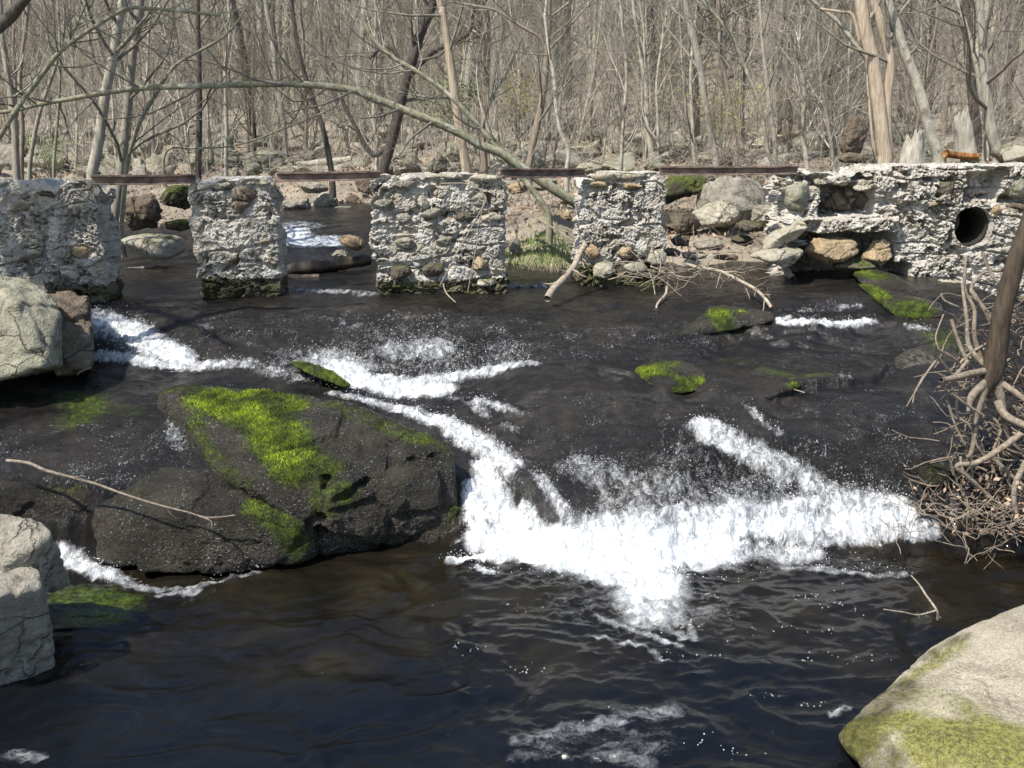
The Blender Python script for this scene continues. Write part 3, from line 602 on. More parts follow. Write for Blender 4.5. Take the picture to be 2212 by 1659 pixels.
def slab_mat():
    m = M('pale_mossy_slab'); ms = m.at('moss')
    n1 = m.noise(3, 6, .65, .4); n2 = m.noise(24, 6, .7); n3 = m.noise(90, 4, .65)
    c = m.ramp(m.math('ADD', m.math('MULTIPLY', n1, .4), m.math('MULTIPLY', n3, .6)), [(.34, (.13, .11, .075)), (.47, (.28, .245, .18)), (.6, (.42, .38, .295))])
    mf = m.step(.2, .8, m.math('ADD', ms, m.math('MULTIPLY', m.math('SUBTRACT', m.noise(4.5, 7, .7, .4), .5), 1.5)))
    mc = m.mix(m.step(.35, .62, m.noise(40, 5, .7)), (.07, .065, .018), (.22, .215, .055))
    c = m.mix(m.math('MULTIPLY', mf, .9), c, mc)
    wf = m.math('ADD', m.at('damp'), m.math('MULTIPLY', m.math('SUBTRACT', m.noise(6, 6, .7, .5), .5), 1.0)); c = m.mix(m.step(.15, .7, wf), c, m.mix(m.step(.4, .6, n2), (.028, .024, .010), (.075, .07, .02)))
    gr = m.step(.6, .68, m.noise(15, 6, .75)); c = m.mix(m.math('MULTIPLY', gr, .45), c, (.09, .075, .05))
    return m.done(c, .9, m.bump(m.math('ADD', n2, m.math('MULTIPLY', n3, .6)), .7, .02), .2)
MT['slab'] = slab_mat()
V, Fc = hull_rock(P3([(1800,1590,.1),(1835,1555,.2),(1935,1490,.24),(2000,1405,.29),(2090,1352,.33),(2212,1300,.36),(2400,1262,.37),(1850,1660,.12),(1900,1580,.24),(2000,1620,.28),(2200,1620,.33),(1930,1720,.12),(1830,1580,-.1),(2000,1410,-.05),(2212,1330,-.05)]) + [np.array((3.6, 3.0, .25)), np.array((1.9, 3.0, -.1)), np.array((2.6, 2.9, .2))], 6, 45, .016, 3, 47, 0, .009)
mv = world_paint(V, [([(1830,1590,.2),(1900,1540,.3),(1960,1520,.35)], .2, .85), ([(2030,1600,.28),(2200,1620,.33)], .3, .9), ([(1990,1520,.27),(2100,1560,.3)], .25, .45), ([(1900,1650,.3),(2100,1680,.4)], .35, .75), ([(1960,1450,.3),(2080,1375,.36)], .1, .7)])
o = solid('rock_slab', V, Fc, MT['slab'], 'pale flat slab with yellow green moss in the lower right corner', 'rock slab', attrs={'moss': mv, 'damp': np.maximum(ss(.2, .04, V[:, 2] + fbm(V, 5, 3, 3) * .12), .55 * world_paint(V, [([(1800,1590,.15),(1850,1540,.25),(1940,1480,.27)], .2, 1.0), ([(1840,1600,.2),(1900,1660,.15)], .22, 1.0), ([(2000,1410,.3),(2090,1362,.35)], .09, .9)]))})
VV, F2, t = moss_tufts(V, Fc, mv * .9, 7000, np.random.default_rng(5), (.003, .008)); me = fast_mesh('moss', VV - np.array(o.location), F2, False); attr(me, 'tint', .15 + t * .45); add('moss', me, MT['moss'], o)

# ------------------------------------------------------------------ ruined piers and wall
def lattice_box(nx, ny, nz):
    idx = {}; V = []; Fq = []
    def vid(i, j, k):
        key = (i, j, k)
        if key not in idx: idx[key] = len(V); V.append((i / nx, j / ny, k / nz))
        return idx[key]
    for i in range(nx):
        for k in range(nz):
            Fq.append((vid(i, 0, k), vid(i + 1, 0, k), vid(i + 1, 0, k + 1), vid(i, 0, k + 1)))
            Fq.append((vid(i + 1, ny, k), vid(i, ny, k), vid(i, ny, k + 1), vid(i + 1, ny, k + 1)))
    for j in range(ny):
        for k in range(nz):
            Fq.append((vid(0, j + 1, k), vid(0, j, k), vid(0, j, k + 1), vid(0, j + 1, k + 1)))
            Fq.append((vid(nx, j, k), vid(nx, j + 1, k), vid(nx, j + 1, k + 1), vid(nx, j, k + 1)))
    for i in range(nx):
        for j in range(ny):
            Fq.append((vid(i, j, nz), vid(i + 1, j, nz), vid(i + 1, j + 1, nz), vid(i, j + 1, nz)))
    return np.array(V), np.array(Fq)
def rubble(V, U, Nn, seed, amp=1.0):
    W = V + np.c_[fbm(V, 5, 2, seed + 61), fbm(V, 5, 2, seed + 62), fbm(V, 5, 2, seed + 63)] * .1
    f1, f2, cid = worley(W, 8, seed); g1, g2, _ = worley(W, 19, seed + 3)
    big = fbm(V, 1.6, 3, seed); crag = .5 - np.abs(fbm(W, 8, 4, seed + 41, .65)) * 2.2; fine = .5 - np.abs(fbm(W, 24, 3, seed + 43, .65)) * 2.2
    rm = .45 + .95 * ss(-.12, .14, fbm(V, 2.6, 3, seed + 71)); d = big * .07 + (crag * .036 + fine * .036) * rm + (.5 - f1) * .03 * (cid > .6) + fbm(V, 42, 2, seed + 9) * .022
    pit = ss(.1, .2, fbm(W * [1, 1, 1.15], 7.5, 4, seed + 21)); d = d - pit * .075 * rm
    pit2 = ss(.1, .2, fbm(W, 17, 3, seed + 23)); d = d - pit2 * .04 * rm
    lay = ss(.02, .06, np.abs(fbm(V * [.5, .5, 2.2], 1.5, 3, seed + 31))); d = d + (lay - 1) * .05
    return d * amp * .7, cid
def pier(label, pxs, pyt, pyb, Y, depth, seed, stones, skew=0.0, group='rubble piers of the ruined dam'):
    p0 = Wd(pxs[0], (pyt + pyb) / 2, Y); p1 = Wd(pxs[1], (pyt + pyb) / 2, Y); zt = Wd((pxs[0] + pxs[1]) / 2, pyt, Y)[2]; zb = Wd((pxs[0] + pxs[1]) / 2, pyb, Y)[2] - .2
    w = p1[0] - p0[0]; h = zt - zb; st = .0098
    V, Fq = lattice_box(int(w / st), max(8, int(depth / .03)), int(h / st))
    nn = np.zeros_like(V)
    nn[V[:, 0] == 0, 0] -= 1; nn[V[:, 0] == 1, 0] += 1; nn[V[:, 1] == 0, 1] -= 1; nn[V[:, 1] == 1, 1] += 1; nn[V[:, 2] == 1, 2] += .35
    nn /= np.linalg.norm(nn, axis=1)[:, None] + 1e-9
    U = V.copy(); X = p0[0] + V[:, 0] * w; Yy = Y + V[:, 1] * depth + skew * (V[:, 0] - .5); Z = zb + V[:, 2] * h
    P = np.c_[X, Yy, Z]; dis, cid = rubble(P, U, nn, seed)
    topf = ss(.9, 1.0, V[:, 2]); dis = np.where(V[:, 2] >= 1, dis * .25 - .005, dis * (1 - .5 * topf)); dis = np.where((V[:, 0] == 0) | (V[:, 0] == 1), dis * .6, dis)
    for (sx_, sy_, sw, sh, mat) in stones:
        c = Wd(sx_, sy_, Y); k = mpp(Y); q = np.hypot((P[:, 0] - c[0]) / (sw * k * .5), (P[:, 2] - c[2]) / (sh * k * .5)); dis = dis - ss(1.5, 1.0, q) * .03 * (V[:, 1] == 0)
    bulge = -.05 * np.sin(np.clip(V[:, 2], 0, 1) * 3.0)
    P = P + nn * (dis + bulge * 0)[:, None]
    base = np.array([p0[0] + w / 2, Y + depth / 2, zb + .2]); root = empty('rubble_pier', base, label, 'pier', group)
    zz = np.c_[np.zeros(len(V)), V[:, 1] * depth, V[:, 2] * h]; xx = np.c_[V[:, 0] * w, V[:, 1] * depth, np.zeros(len(V))]
    P[:, 0] += (fbm(zz + 7, 2.6, 4, seed + 81) * .16 * (1 - V[:, 0]) ** 3 + fbm(zz, 2.6, 4, seed + 83) * .16 * V[:, 0] ** 3)
    P[:, 2] -= V[:, 2] ** 6 * np.clip(fbm(xx, 2.8, 4, seed + 85) * .3 + .1 * np.abs(V[:, 0] * 2 - 1) ** 4 + .01, 0, .16)
    me = fast_mesh('concrete_core', P - base, Fq, False); attr(me, 'lump', cid); attr(me, 'damp', ss(.24, .04, Z - (zb + .2)) * 1.0); add('concrete_core', me, MT['concrete'], root)
    rs = np.random.default_rng(seed)
    for (sx_, sy_, sw, sh, mat) in stones:
        c = Wd(sx_, sy_, Y + .01); k = mpp(Y); dm = (sw * k * 1.12, max(.14, min(sw, sh) * k * 1.2), sh * k * 1.12)
        Vs, Fs = hull_rock(blob_pts(rs, dm, 18, .45 if mat == 'block' else .25) + c + [0, skew * ((c[0] - p0[0]) / w - .5), 0], 4, 12, .012, 9, seed + int(sx_))
        part('stone', Vs, Fs, MT['dark_rock' if mat == 'dark' else 'tan_rock' if mat == 'tan' else 'brown_rock' if mat == 'block' else 'pale_rock' if mat == 'pale' else 'grey_rock'], root)
    return root, p0, p1, zt
pier('leftmost pier of grey rubble concrete, dappled with shade and cut by the picture edge', (-70, 218), 388, 645, 10.6, .5, 101,
     [(60,555,60,40,'grey'),(140,548,46,26,'grey'),(175,545,40,26,'tan'),(40,440,50,30,'grey'),(150,590,50,40,'pale'),(100,420,40,22,'dark')])
pier('narrow rubble pier with a brown block set near its top, second from left', (416, 598), 383, 628, 10.85, .42, 111,
     [(527,418,56,36,'block'),(522,446,38,26,'block'),(480,400,46,16,'pale'),(560,396,60,14,'pale')])
pier('widest rubble pier studded with rounded stones and hung with a vine', (806, 1088), 376, 632, 10.95, .6, 121,
     [(938,462,58,26,'grey'),(876,526,48,28,'grey'),(868,588,50,36,'dark'),(936,582,52,34,'dark'),(1036,572,34,38,'tan'),(1060,470,56,24,'pale'),(830,438,40,26,'grey'),(915,435,24,34,'pale'),(1000,466,36,26,'dark'),(1036,430,36,30,'grey'),(965,382,90,16,'pale'),(1050,384,80,18,'pale'),(870,395,60,18,'grey'),(1050,612,40,22,'pale'),(960,520,40,22,'grey'),(870,470,36,22,'grey')], skew=.12)
pier('pale rubble pier standing on loose rocks, rightmost of the four', (1250, 1434), 372, 596, 11.55, .6, 131,
     [(1290,400,44,16,'tan'),(1365,402,46,14,'tan'),(1330,380,150,18,'pale'),(1300,582,62,40,'pale'),(1350,548,44,30,'tan'),(1418,556,44,34,'pale'),(1275,545,40,36,'tan'),(1370,578,60,32,'grey'),(1400,590,50,26,'dark')])

# the long wall to the right, with recesses, a shelf and a drain pipe
WY = 11.75
def wall():
    st = .0125; x0 = Wd(1712, 450, WY)[0]; x1 = Wd(2300, 450, WY)[0]; zt = Wd(1950, 357, WY)[2]; zb = Wd(2000, 650, WY)[2]
    w = x1 - x0; h = zt - zb; V, Fq = lattice_box(int(w / st), 30, int(h / st)); depth = .9
    nn = np.zeros_like(V)
    nn[V[:, 0] == 0, 0] -= 1; nn[V[:, 0] == 1, 0] += 1; nn[V[:, 1] == 0, 1] -= 1; nn[V[:, 1] == 1, 1] += 1; nn[V[:, 2] == 1, 2] += .3
    nn /= np.linalg.norm(nn, axis=1)[:, None] + 1e-9
    e = np.c_[V[:, 0] * w, V[:, 1] * depth * .5, np.zeros(len(V))]; drop = (.05 + .12 * np.clip(fbm(e, 2.2, 4, 171) * 2.5 + .3, 0, 1)) * ss(.42, .05, V[:, 0]) + .05 * np.clip(fbm(e, 3.5, 3, 173) * 2.5, 0, 1)
    e2 = np.c_[np.zeros(len(V)), V[:, 1] * depth, V[:, 2] * h]; jag = fbm(e2, 2.6, 4, 175) * .5 * (1 - V[:, 0]) ** 6
    P = np.c_[x0 + V[:, 0] * w + jag, WY + V[:, 1] * depth + fbm(np.c_[V[:, 0] * w, 0 * e[:, 0], V[:, 2] * h], 1.1, 3, 177) * .18, zb + V[:, 2] * (h - drop)]
    dis, cid = rubble(P, V, nn, 151, 1.5); dis = np.where(V[:, 2] >= 1, dis * .5 - .01, dis)
    # picture-like coordinates on the wall's front, in metres turned to working pixels at the wall
    k = mpp(WY); cx = 1106; u = P[:, 0] / k * 0 + (P[:, 0] / (WY / F_PX / math.cos(PITCH))) + 0
    front = V[:, 1] == 0
    wob = fbm(P, 4, 3, 161) * .1
    def box(a, b, c, d, soft=.03):                # recess given by two opposite corners in seen coordinates
        A = Wd(a, b, WY); B = Wd(c, d, WY); xl, xr = A[0], B[0]; zh, zl = A[2], B[2]
        dx = np.maximum(xl - P[:, 0], P[:, 0] - xr) + wob; dz = np.maximum(zl - P[:, 2], P[:, 2] - zh) + wob * .7
        return ss(soft, -soft, np.maximum(dx, dz))
    rec = .38 * box(1775, 398, 1845, 466) + .3 * box(1850, 405, 1885, 462) + .14 * box(1720, 478, 1770, 500)
    rec = np.maximum(rec, .6 * box(1690, 505, 1920, 640)); rec = np.maximum(rec, .5 * box(1600, 575, 1955, 700))
    rec = np.maximum(rec, .12 * box(1790, 362, 1900, 372)); rec = np.maximum(rec, .22 * box(2090, 372, 2160, 432, .05)); rec = np.maximum(rec, .2 * box(2165, 420, 2260, 436))
    rec = np.maximum(rec, .16 * box(1750, 385, 1790, 400)); rec = np.maximum(rec, .2 * box(1840, 372, 1890, 386))
    rec = rec - .13 * box(1640, 470, 1930, 505, .05)
    pc = Wd(2100, 490, WY); rr = .215; rd = np.hypot(P[:, 0] - pc[0], (P[:, 2] - pc[2]) * .93) + fbm(P, 6, 2, 8) * .02
    hole = ss(rr + .004, rr - .004, rd); rec = np.where(hole > .5, .85, rec * (1 - hole)); dis = np.where(rd < rr + .01, dis * .0, dis)
    P[:, 1] += np.where(front, rec, 0); P += nn * dis[:, None]
    base = np.array([x0 + w / 2, WY + depth / 2, zb]); root = empty('rubble_wall', base, 'long broken rubble wall with a round drain hole on the right bank', 'wall')
    me = fast_mesh('concrete_core', P - base, Fq, False); attr(me, 'lump', cid); attr(me, 'damp', ss(.12, 0, P[:, 2] - zb)); add('concrete_core', me, MT['concrete'], root)
    # pipe lining
    n = 40; ring = []
    for (r, yy) in ((rr + .002, .07), (rr + .002, .82), (rr - .02, .82), (rr - .02, .07)):
        for i in range(n):
            a = 2 * math.pi * i / n; ring.append((pc[0] + r * math.cos(a), WY + yy, pc[2] + r * 1.07 * math.sin(a)))
    Fq2 = [(s * n + i, s * n + (i + 1) % n, ((s + 1) % 4) * n + (i + 1) % n, ((s + 1) % 4) * n + i) for s in range(4) for i in range(n)]
    part('drain_pipe', ring, np.array(Fq2), MT['pipe_dark'], root)
    rs = np.random.default_rng(8)
    for (a, b, sw, sh, mat, off) in [(1722,422,66,72,'lichen_rock',.0),(1808,432,80,64,'brown_rock',.33),(1866,436,40,58,'brown_rock',.28),(2040,408,50,46,'dark_rock',.02),(2020,440,40,16,'tan_rock',.02),(2190,405,70,52,'lichen_rock',.05),
        (1772,392,34,16,'pale_rock',.0),(1815,396,44,16,'pale_rock',-.02),(1862,405,40,16,'pale_rock',-.02),(1875,378,30,14,'pale_rock',0),(2205,446,80,18,'brown_rock',.05),(2150,455,22,26,'tan_rock',0),(1700,372,60,26,'lichen_rock',.1),(1940,430,50,40,'grey_rock',.05)]:
        c = Wd(a, b, WY + off); kk = mpp(WY); Vs, Fs = hull_rock(blob_pts(rs, (sw * kk, max(.2, sh * kk * .8), sh * kk), 18, .5) + c, 4, 14, .015, 7, int(a))
        part('stone', Vs, Fs, MT[mat], root)
wall()
def px_rock(name, mat, px, py, wpx, hpx, Y, label, cat='boulder', group=None, seed=1, sq=.35, dmul=.9, sub=5, amp=None, p=24, rot=0):
    k = mpp(Y); rs = np.random.default_rng(seed); c = Wd(px, py, Y); dm = np.array((wpx * k, max(wpx, hpx) * k * dmul, hpx * k))
    B = blob_pts(rs, dm, 20, sq)
    if rot: cr, sr = math.cos(rot), math.sin(rot); B = B @ np.array([[cr, 0, sr], [0, 1, 0], [-sr, 0, cr]])
    V, Fc = hull_rock(B + c, sub, p, dm.min() * .07 if amp is None else amp, 1.2 / dm.max() * 2, seed, 0, .012)
    return solid(name, V, Fc, MT[mat], label, cat, group)
px_rock('boulder', 'tan_rock', 1792, 541, 116, 62, 11.75, 'smooth tan boulder lying in the hollow under the broken wall', seed=61, sub=5)
px_rock('boulder', 'tan_rock', 1895, 548, 70, 62, 11.8, 'smaller tan boulder in the wall hollow, right of the smooth one', seed=62, sub=5)
px_rock('boulder', 'pale_rock', 1675, 555, 128, 46, 11.5, 'rough white chunk of fallen rubble at the foot of the broken wall', 'rubble chunk', seed=63, sub=5, amp=.03, sq=.4)
px_rock('boulder', 'pale_rock', 1690, 512, 110, 34, 11.6, 'tilted white rubble chunk below the left end of the broken wall', 'rubble chunk', seed=64, sub=5, amp=.03, sq=.4, rot=.5)
px_rock('boulder', 'dark_rock', 1845, 572, 100, 30, 11.7, 'flat dark stone at the water under the tan boulders', seed=65)
px_rock('boulder', 'pale_rock', 2035, 625, 90, 44, 11.3, 'white rubble lump beneath the drain hole at the root tangle', 'rubble chunk', seed=66, sub=5, amp=.03, sq=.4)
px_rock('boulder', 'grey_rock', 2060, 665, 120, 40, 10.9, 'grey stone at the foot of the wall behind the roots', seed=67)
px_rock('standing_stone', 'brown_rock', 1845, 302, 72, 104, 13.2, 'upright brown standing stone behind the wall by the dead tree', 'stone', seed=68, sub=5, sq=.2, dmul=.5)
px_rock('boulder', 'brown_rock', 1838, 342, 60, 26, 12.9, 'small stone at the foot of the standing stone', seed=69)
px_rock('boulder', 'pale_rock', 322, 535, 205, 66, 12.9, 'long smooth pale boulder filling the leftmost gap', seed=70, sub=5, sq=.2, amp=.01, p=8, dmul=.7)
px_rock('boulder', 'brown_rock', 312, 458, 92, 78, 14.3, 'tilted brown square block behind the leftmost gap', 'stone block', seed=71, sub=5, sq=.75, dmul=.8, rot=.12, p=24)
px_rock('boulder', 'mossy_rock', 385, 425, 80, 60, 15, 'mossy boulder behind the tilted block in the leftmost gap', seed=72)
px_rock('boulder', 'mossy_rock', 385, 485, 80, 28, 13.6, 'low bright mossy rock in the leftmost gap', seed=73)
px_rock('boulder', 'tan_rock', 760, 524, 78, 40, 12.4, 'smooth tan boulder in the gap left of the widest pier', seed=74, sub=5, sq=.1, p=8, amp=.008, rot=-.2)
px_rock('boulder', 'grey_rock', 735, 548, 40, 16, 12.2, 'small grey stone in front of the smooth tan boulder', seed=75)
px_rock('boulder', 'pale_rock', 1545, 462, 130, 66, 14.2, 'pale patched boulder seen through the rightmost gap', seed=76, sub=5)
px_rock('boulder', 'grey_rock', 1590, 432, 170, 100, 15.0, 'wide layered bedrock block behind the rightmost gap', seed=77, sq=.6, p=40, rot=.15)
px_rock('boulder', 'mossy_rock', 1480, 415, 110, 90, 15.4, 'mossy dark block left of the wide bedrock block behind the rightmost gap', seed=78, sq=.6, p=40)
px_rock('boulder', 'pale_rock', 1660, 470, 80, 60, 13.6, 'pale angular block against the left end of the broken wall', seed=79, sq=.5, p=40)
px_rock('boulder', 'dark_rock', 1475, 480, 90, 50, 14.0, 'dark wet block low behind the rightmost pier', seed=80, sq=.5, p=40)
for i, (a, b, ww, hh, mt) in enumerate([(1470,520,50,26,'dark_rock'),(1530,530,70,24,'grey_rock'),(1600,520,60,26,'dark_rock'),(1640,545,50,22,'grey_rock'),(1500,552,60,18,'pale_rock'),(1570,556,60,16,'brown_rock'),(1450,545,40,20,'brown_rock'),(1620,490,70,30,'dark_rock'),(1460,490,50,24,'brown_rock')]):
    px_rock('stone', mt, a, b, ww, hh, 12.4 + .15 * (i % 3), 'stone among the wet cobbles seen through the rightmost gap', 'stone', 'cobbles behind the rightmost gap', seed=200 + i)
for i, (a, b, ww, hh) in enumerate([(640,440,70,40),(700,435,80,46),(770,440,60,44),(740,455,50,24),(660,462,60,20),(790,400,60,36),(680,405,70,30)]):
    px_rock('stone', ['grey_rock', 'pale_rock', 'brown_rock'][i % 3], a, b, ww, hh, 17 + .4 * (i % 3), 'bank stone behind the small upstream fall', 'stone', 'bank stones behind the upstream fall', seed=230 + i)
for i, (a, b, ww, hh) in enumerate([(1120,405,50,28),(1180,400,60,30),(1215,470,40,30),(1110,530,30,40),(1225,430,40,26)]):
    px_rock('stone', ['tan_rock', 'grey_rock'][i % 2], a, b, ww, hh, 13.2 + .5 * (i % 3), 'half buried stone in the leafy bank behind the gap with grass', 'stone', 'stones in the leafy bank', seed=250 + i)

# boulders of the far bank
protos = []
for i in range(8):
    rs = np.random.default_rng(300 + i); V, Fc = hull_rock(blob_pts(rs, (1, .9, .8), 11, .4), 4, 30, .05, 2.2, 300 + i, 1.5, .02)
    me = fast_mesh('boulder', V, Fc); me.materials.append(MT[['pale_rock', 'grey_rock', 'pale_rock', 'lichen_rock'][i % 4]]); protos.append(me)
rb = random.Random(11)
def far_boulder(x, y, wx, hz, label, group, z=None):
    o = bpy.data.objects.new('boulder', protos[rb.randrange(8)]); COL.objects.link(o)
    o.location = (x, y, (gz1(x, y) if z is None else z) + hz * .22); o.scale = (wx, wx * rb.uniform(.7, 1.0), hz * 1.15); o.rotation_euler = (rb.uniform(-.5, .5), rb.uniform(-.5, .5), rb.uniform(0, 6.3))
    return tag(o, label, 'boulder', group)
KEY = [(1290,318,62,46,'pointed pale boulder on the far bank behind the rightmost pier'),(1345,352,180,34,'long flat pale boulder just above the rightmost pier'),(1440,300,60,46,'pale boulder beside the twin grey trunk'),(1700,296,170,54,'broad pale boulder on the far bank above the rightmost rail'),
       (975,325,70,52,'rounded boulder behind the pale dead trunk'),(880,335,90,40,'boulder behind the arched trunk'),(480,318,110,70,'big pale boulder above the second pier'),(575,330,120,40,'long pale boulder right of the big one above the second pier'),(340,350,90,50,'pale boulder above the leftmost rail'),(300,375,70,44,'grey boulder just behind the leftmost rail'),
       (20,330,90,70,'pale boulder at the left edge of the far bank'),(1120,320,60,40,'boulder left of the leaning brown trunk'),(1570,320,120,44,'boulder behind the thin saplings right of centre'),(2030,262,60,50,'boulder beside the white stump'),(2180,225,80,70,'boulder high on the right bank')]
for (a, b, ww, hh, lab) in KEY:
    h = ground_hit(a, b + hh * .4)
    if h is None: continue
    k = mpp(h[1]); far_boulder(h[0], h[1], ww * k, hh * k, lab, None, h[2])
for i in range(270):
    a = rb.uniform(-60, 2270); b = rb.uniform(283, 385); h = ground_hit(a, b)
    if h is None or h[1] < 13 or (560 < a < 830 and h[1] < 17): continue
    k = mpp(h[1]); s = rb.uniform(34, 120) * rb.uniform(.55, 1)
    far_boulder(h[0], h[1], s * k, s * k * rb.uniform(.4, .75), 'pale grey boulder strewn on the far bank under the trees', 'boulders strewn on the far bank', h[2])

# ------------------------------------------------------------------ steel rails across the gaps
def rail(a, b, label):
    a = np.array(a); b = np.array(b); d = b - a; L = np.linalg.norm(d); d /= L; n = np.cross(d, [0, 0, 1.]); n /= np.linalg.norm(n); up = np.cross(n, d)
    prof = [(-.05, 0), (.05, 0), (.05, .014), (.009, .02), (.009, .075), (.05, .081), (.05, .098), (-.05, .098), (-.05, .081), (-.009, .075), (-.009, .02), (-.05, .014)]
    m = 24; V = []; rs = np.random.default_rng(int(abs(a[0]) * 100))
    for i in range(m + 1):
        c = a + d * L * i / m + up * (-.006 * math.sin(math.pi * i / m))
        for (u, v) in prof: V.append(c - n * u + up * v + rs.normal(0, .0012, 3))
    q = len(prof); Fq = [(i * q + j, i * q + (j + 1) % q, (i + 1) * q + (j + 1) % q, (i + 1) * q + j) for i in range(m) for j in range(q)]
    V = np.array(V); base = np.array([V[:, 0].mean(), V[:, 1].mean(), V[:, 2].min()])
    me = fast_mesh('steel_rail', V - base, [np.array(Fq), np.array([list(range(q))[::-1], [m * q + j for j in range(q)]])], False)
    return tag(add('steel_rail', me, MT['rust'], loc=base), label, 'rail', 'rusty rails across the gaps')
rail(Wd(200, 399, 10.62), Wd(424, 396, 10.88), 'rusty steel rail across the leftmost gap, pale at its left end')
rail(Wd(600, 392, 10.88), Wd(822, 388, 10.98), 'rusty steel rail between the narrow pier and the widest pier')
rail(Wd(1080, 383, 11.0), Wd(1262, 382, 11.55), 'short rusty steel rail from the widest pier to the rightmost pier')
rail(Wd(1425, 378, 11.62), Wd(1722, 376, 11.8), 'longest rusty steel rail reaching the right wall')

# ------------------------------------------------------------------ wood: batch tubes and growth
def tubes(P, R, sides=3):
    P = np.asarray(P, float); R = np.asarray(R, float); N, K, _ = P.shape
    T = np.gradient(P, axis=1); T /= np.linalg.norm(T, axis=2)[..., None] + 1e-9
    ref = np.where(np.abs(T[:, :1, 2:3]) > .8, np.array([1., .1, 0]), np.array([.05, .1, 1.])); ref = np.broadcast_to(ref, T.shape)
    u = np.cross(T, ref); u /= np.linalg.norm(u, axis=2)[..., None] + 1e-9; v = np.cross(T, u)
    a = np.arange(sides) * 2 * math.pi / sides
    V = P[:, :, None] + R[:, :, None, None] * (u[:, :, None] * np.cos(a)[None, None, :, None] + v[:, :, None] * np.sin(a)[None, None, :, None])
    n, k, s = np.meshgrid(np.arange(N), np.arange(K - 1), np.arange(sides), indexing='ij'); b = n * K * sides; s2 = (s + 1) % sides
    Fq = np.stack([b + k * sides + s, b + k * sides + s2, b + (k + 1) * sides + s2, b + (k + 1) * sides + s], -1).reshape(-1, 4)
    return V.reshape(-1, 3), Fq
def grow(P, R, n, L, ang, rr, rs, tmin=.25, tmax=1., K=5, up=.15, wob=.12, rmin=.0015, tip=.3):
    N, Kp, _ = P.shape; idx = np.repeat(np.arange(N), n); m = len(idx); s = rs.uniform(tmin, tmax, m) * (Kp - 1) * .999; i = s.astype(int); f = (s - i)[:, None]
    b = P[idx, i] * (1 - f) + P[idx, i + 1] * f; rb_ = R[idx, i] * (1 - f[:, 0]) + R[idx, i + 1] * f[:, 0]
    t = P[idx, i + 1] - P[idx, i]; t /= np.linalg.norm(t, axis=1)[:, None] + 1e-9
    q = rs.normal(size=(m, 3)); q -= (q * t).sum(1)[:, None] * t; q /= np.linalg.norm(q, axis=1)[:, None] + 1e-9
    a = rs.uniform(ang[0], ang[1], m)[:, None]; d = np.cos(a) * t + np.sin(a) * q
    ln = rs.uniform(L[0], L[1], m)[:, None] / (K - 1); out = np.empty((m, K, 3)); out[:, 0] = b
    for k in range(1, K):
        d = d + rs.normal(0, wob, (m, 3)) + np.array([0, 0, up / K]); d /= np.linalg.norm(d, axis=1)[:, None]; out[:, k] = out[:, k - 1] + d * ln
    r0_ = np.maximum(rb_ * rr, rmin); return out, r0_[:, None] * np.linspace(1, tip, K)[None]
def merge(parts_):
    V = []; Fq = []; T = []; o = 0
    for (v, f, t) in parts_: V.append(v); Fq.append(f + o); T.append(np.full(len(v), t) if np.isscalar(t) else t); o += len(v)
    return np.concatenate(V), np.concatenate(Fq), np.concatenate(T)
def tube_part(P, R, sides, rs):
    v, f = tubes(P, R, sides); N, K, _ = P.shape; return v, f, np.repeat(rs.random(N), K * sides)
def spline(pts, n):
    pts = np.asarray(pts, float); m = len(pts); t = np.linspace(0, m - 1, n); out = np.empty((n, pts.shape[1]))
    for a, tt in enumerate(t):
        i = min(int(tt), m - 2); f = tt - i; p0 = pts[max(i - 1, 0)]; p1 = pts[i]; p2 = pts[i + 1]; p3 = pts[min(i + 2, m - 1)]
        out[a] = .5 * ((2 * p1) + (-p0 + p2) * f + (2 * p0 - 5 * p1 + 4 * p2 - p3) * f * f + (-p0 + 3 * p1 - 3 * p2 + p3) * f ** 3)
    return out
def bark_tube(pl, rad, seed, sides=14, rough=.08, ridge=0.0):
    V, Fq = tubes(pl[None], rad[None], sides); c = np.repeat(pl, sides, 0); d = V - c; a = np.tile(np.arange(sides) * 2 * math.pi / sides, len(pl))
    k = fbm(V, 2.5, 3, seed) * 2 * rough + fbm(V * [1, 1, .25], 14, 3, seed + 2) * rough
    if ridge: k = k + ridge * np.sin(a * 4 + fbm(V * [0, 0, 1], .8, 2, seed) * 4)
    return c + d * (1 + k)[:, None], Fq
def mtree(name, parent, V, Fq, T, mat):
    me = fast_mesh(name, V - np.array(parent.location), Fq); attr(me, 'tint', T); return add(name, me, mat, parent)
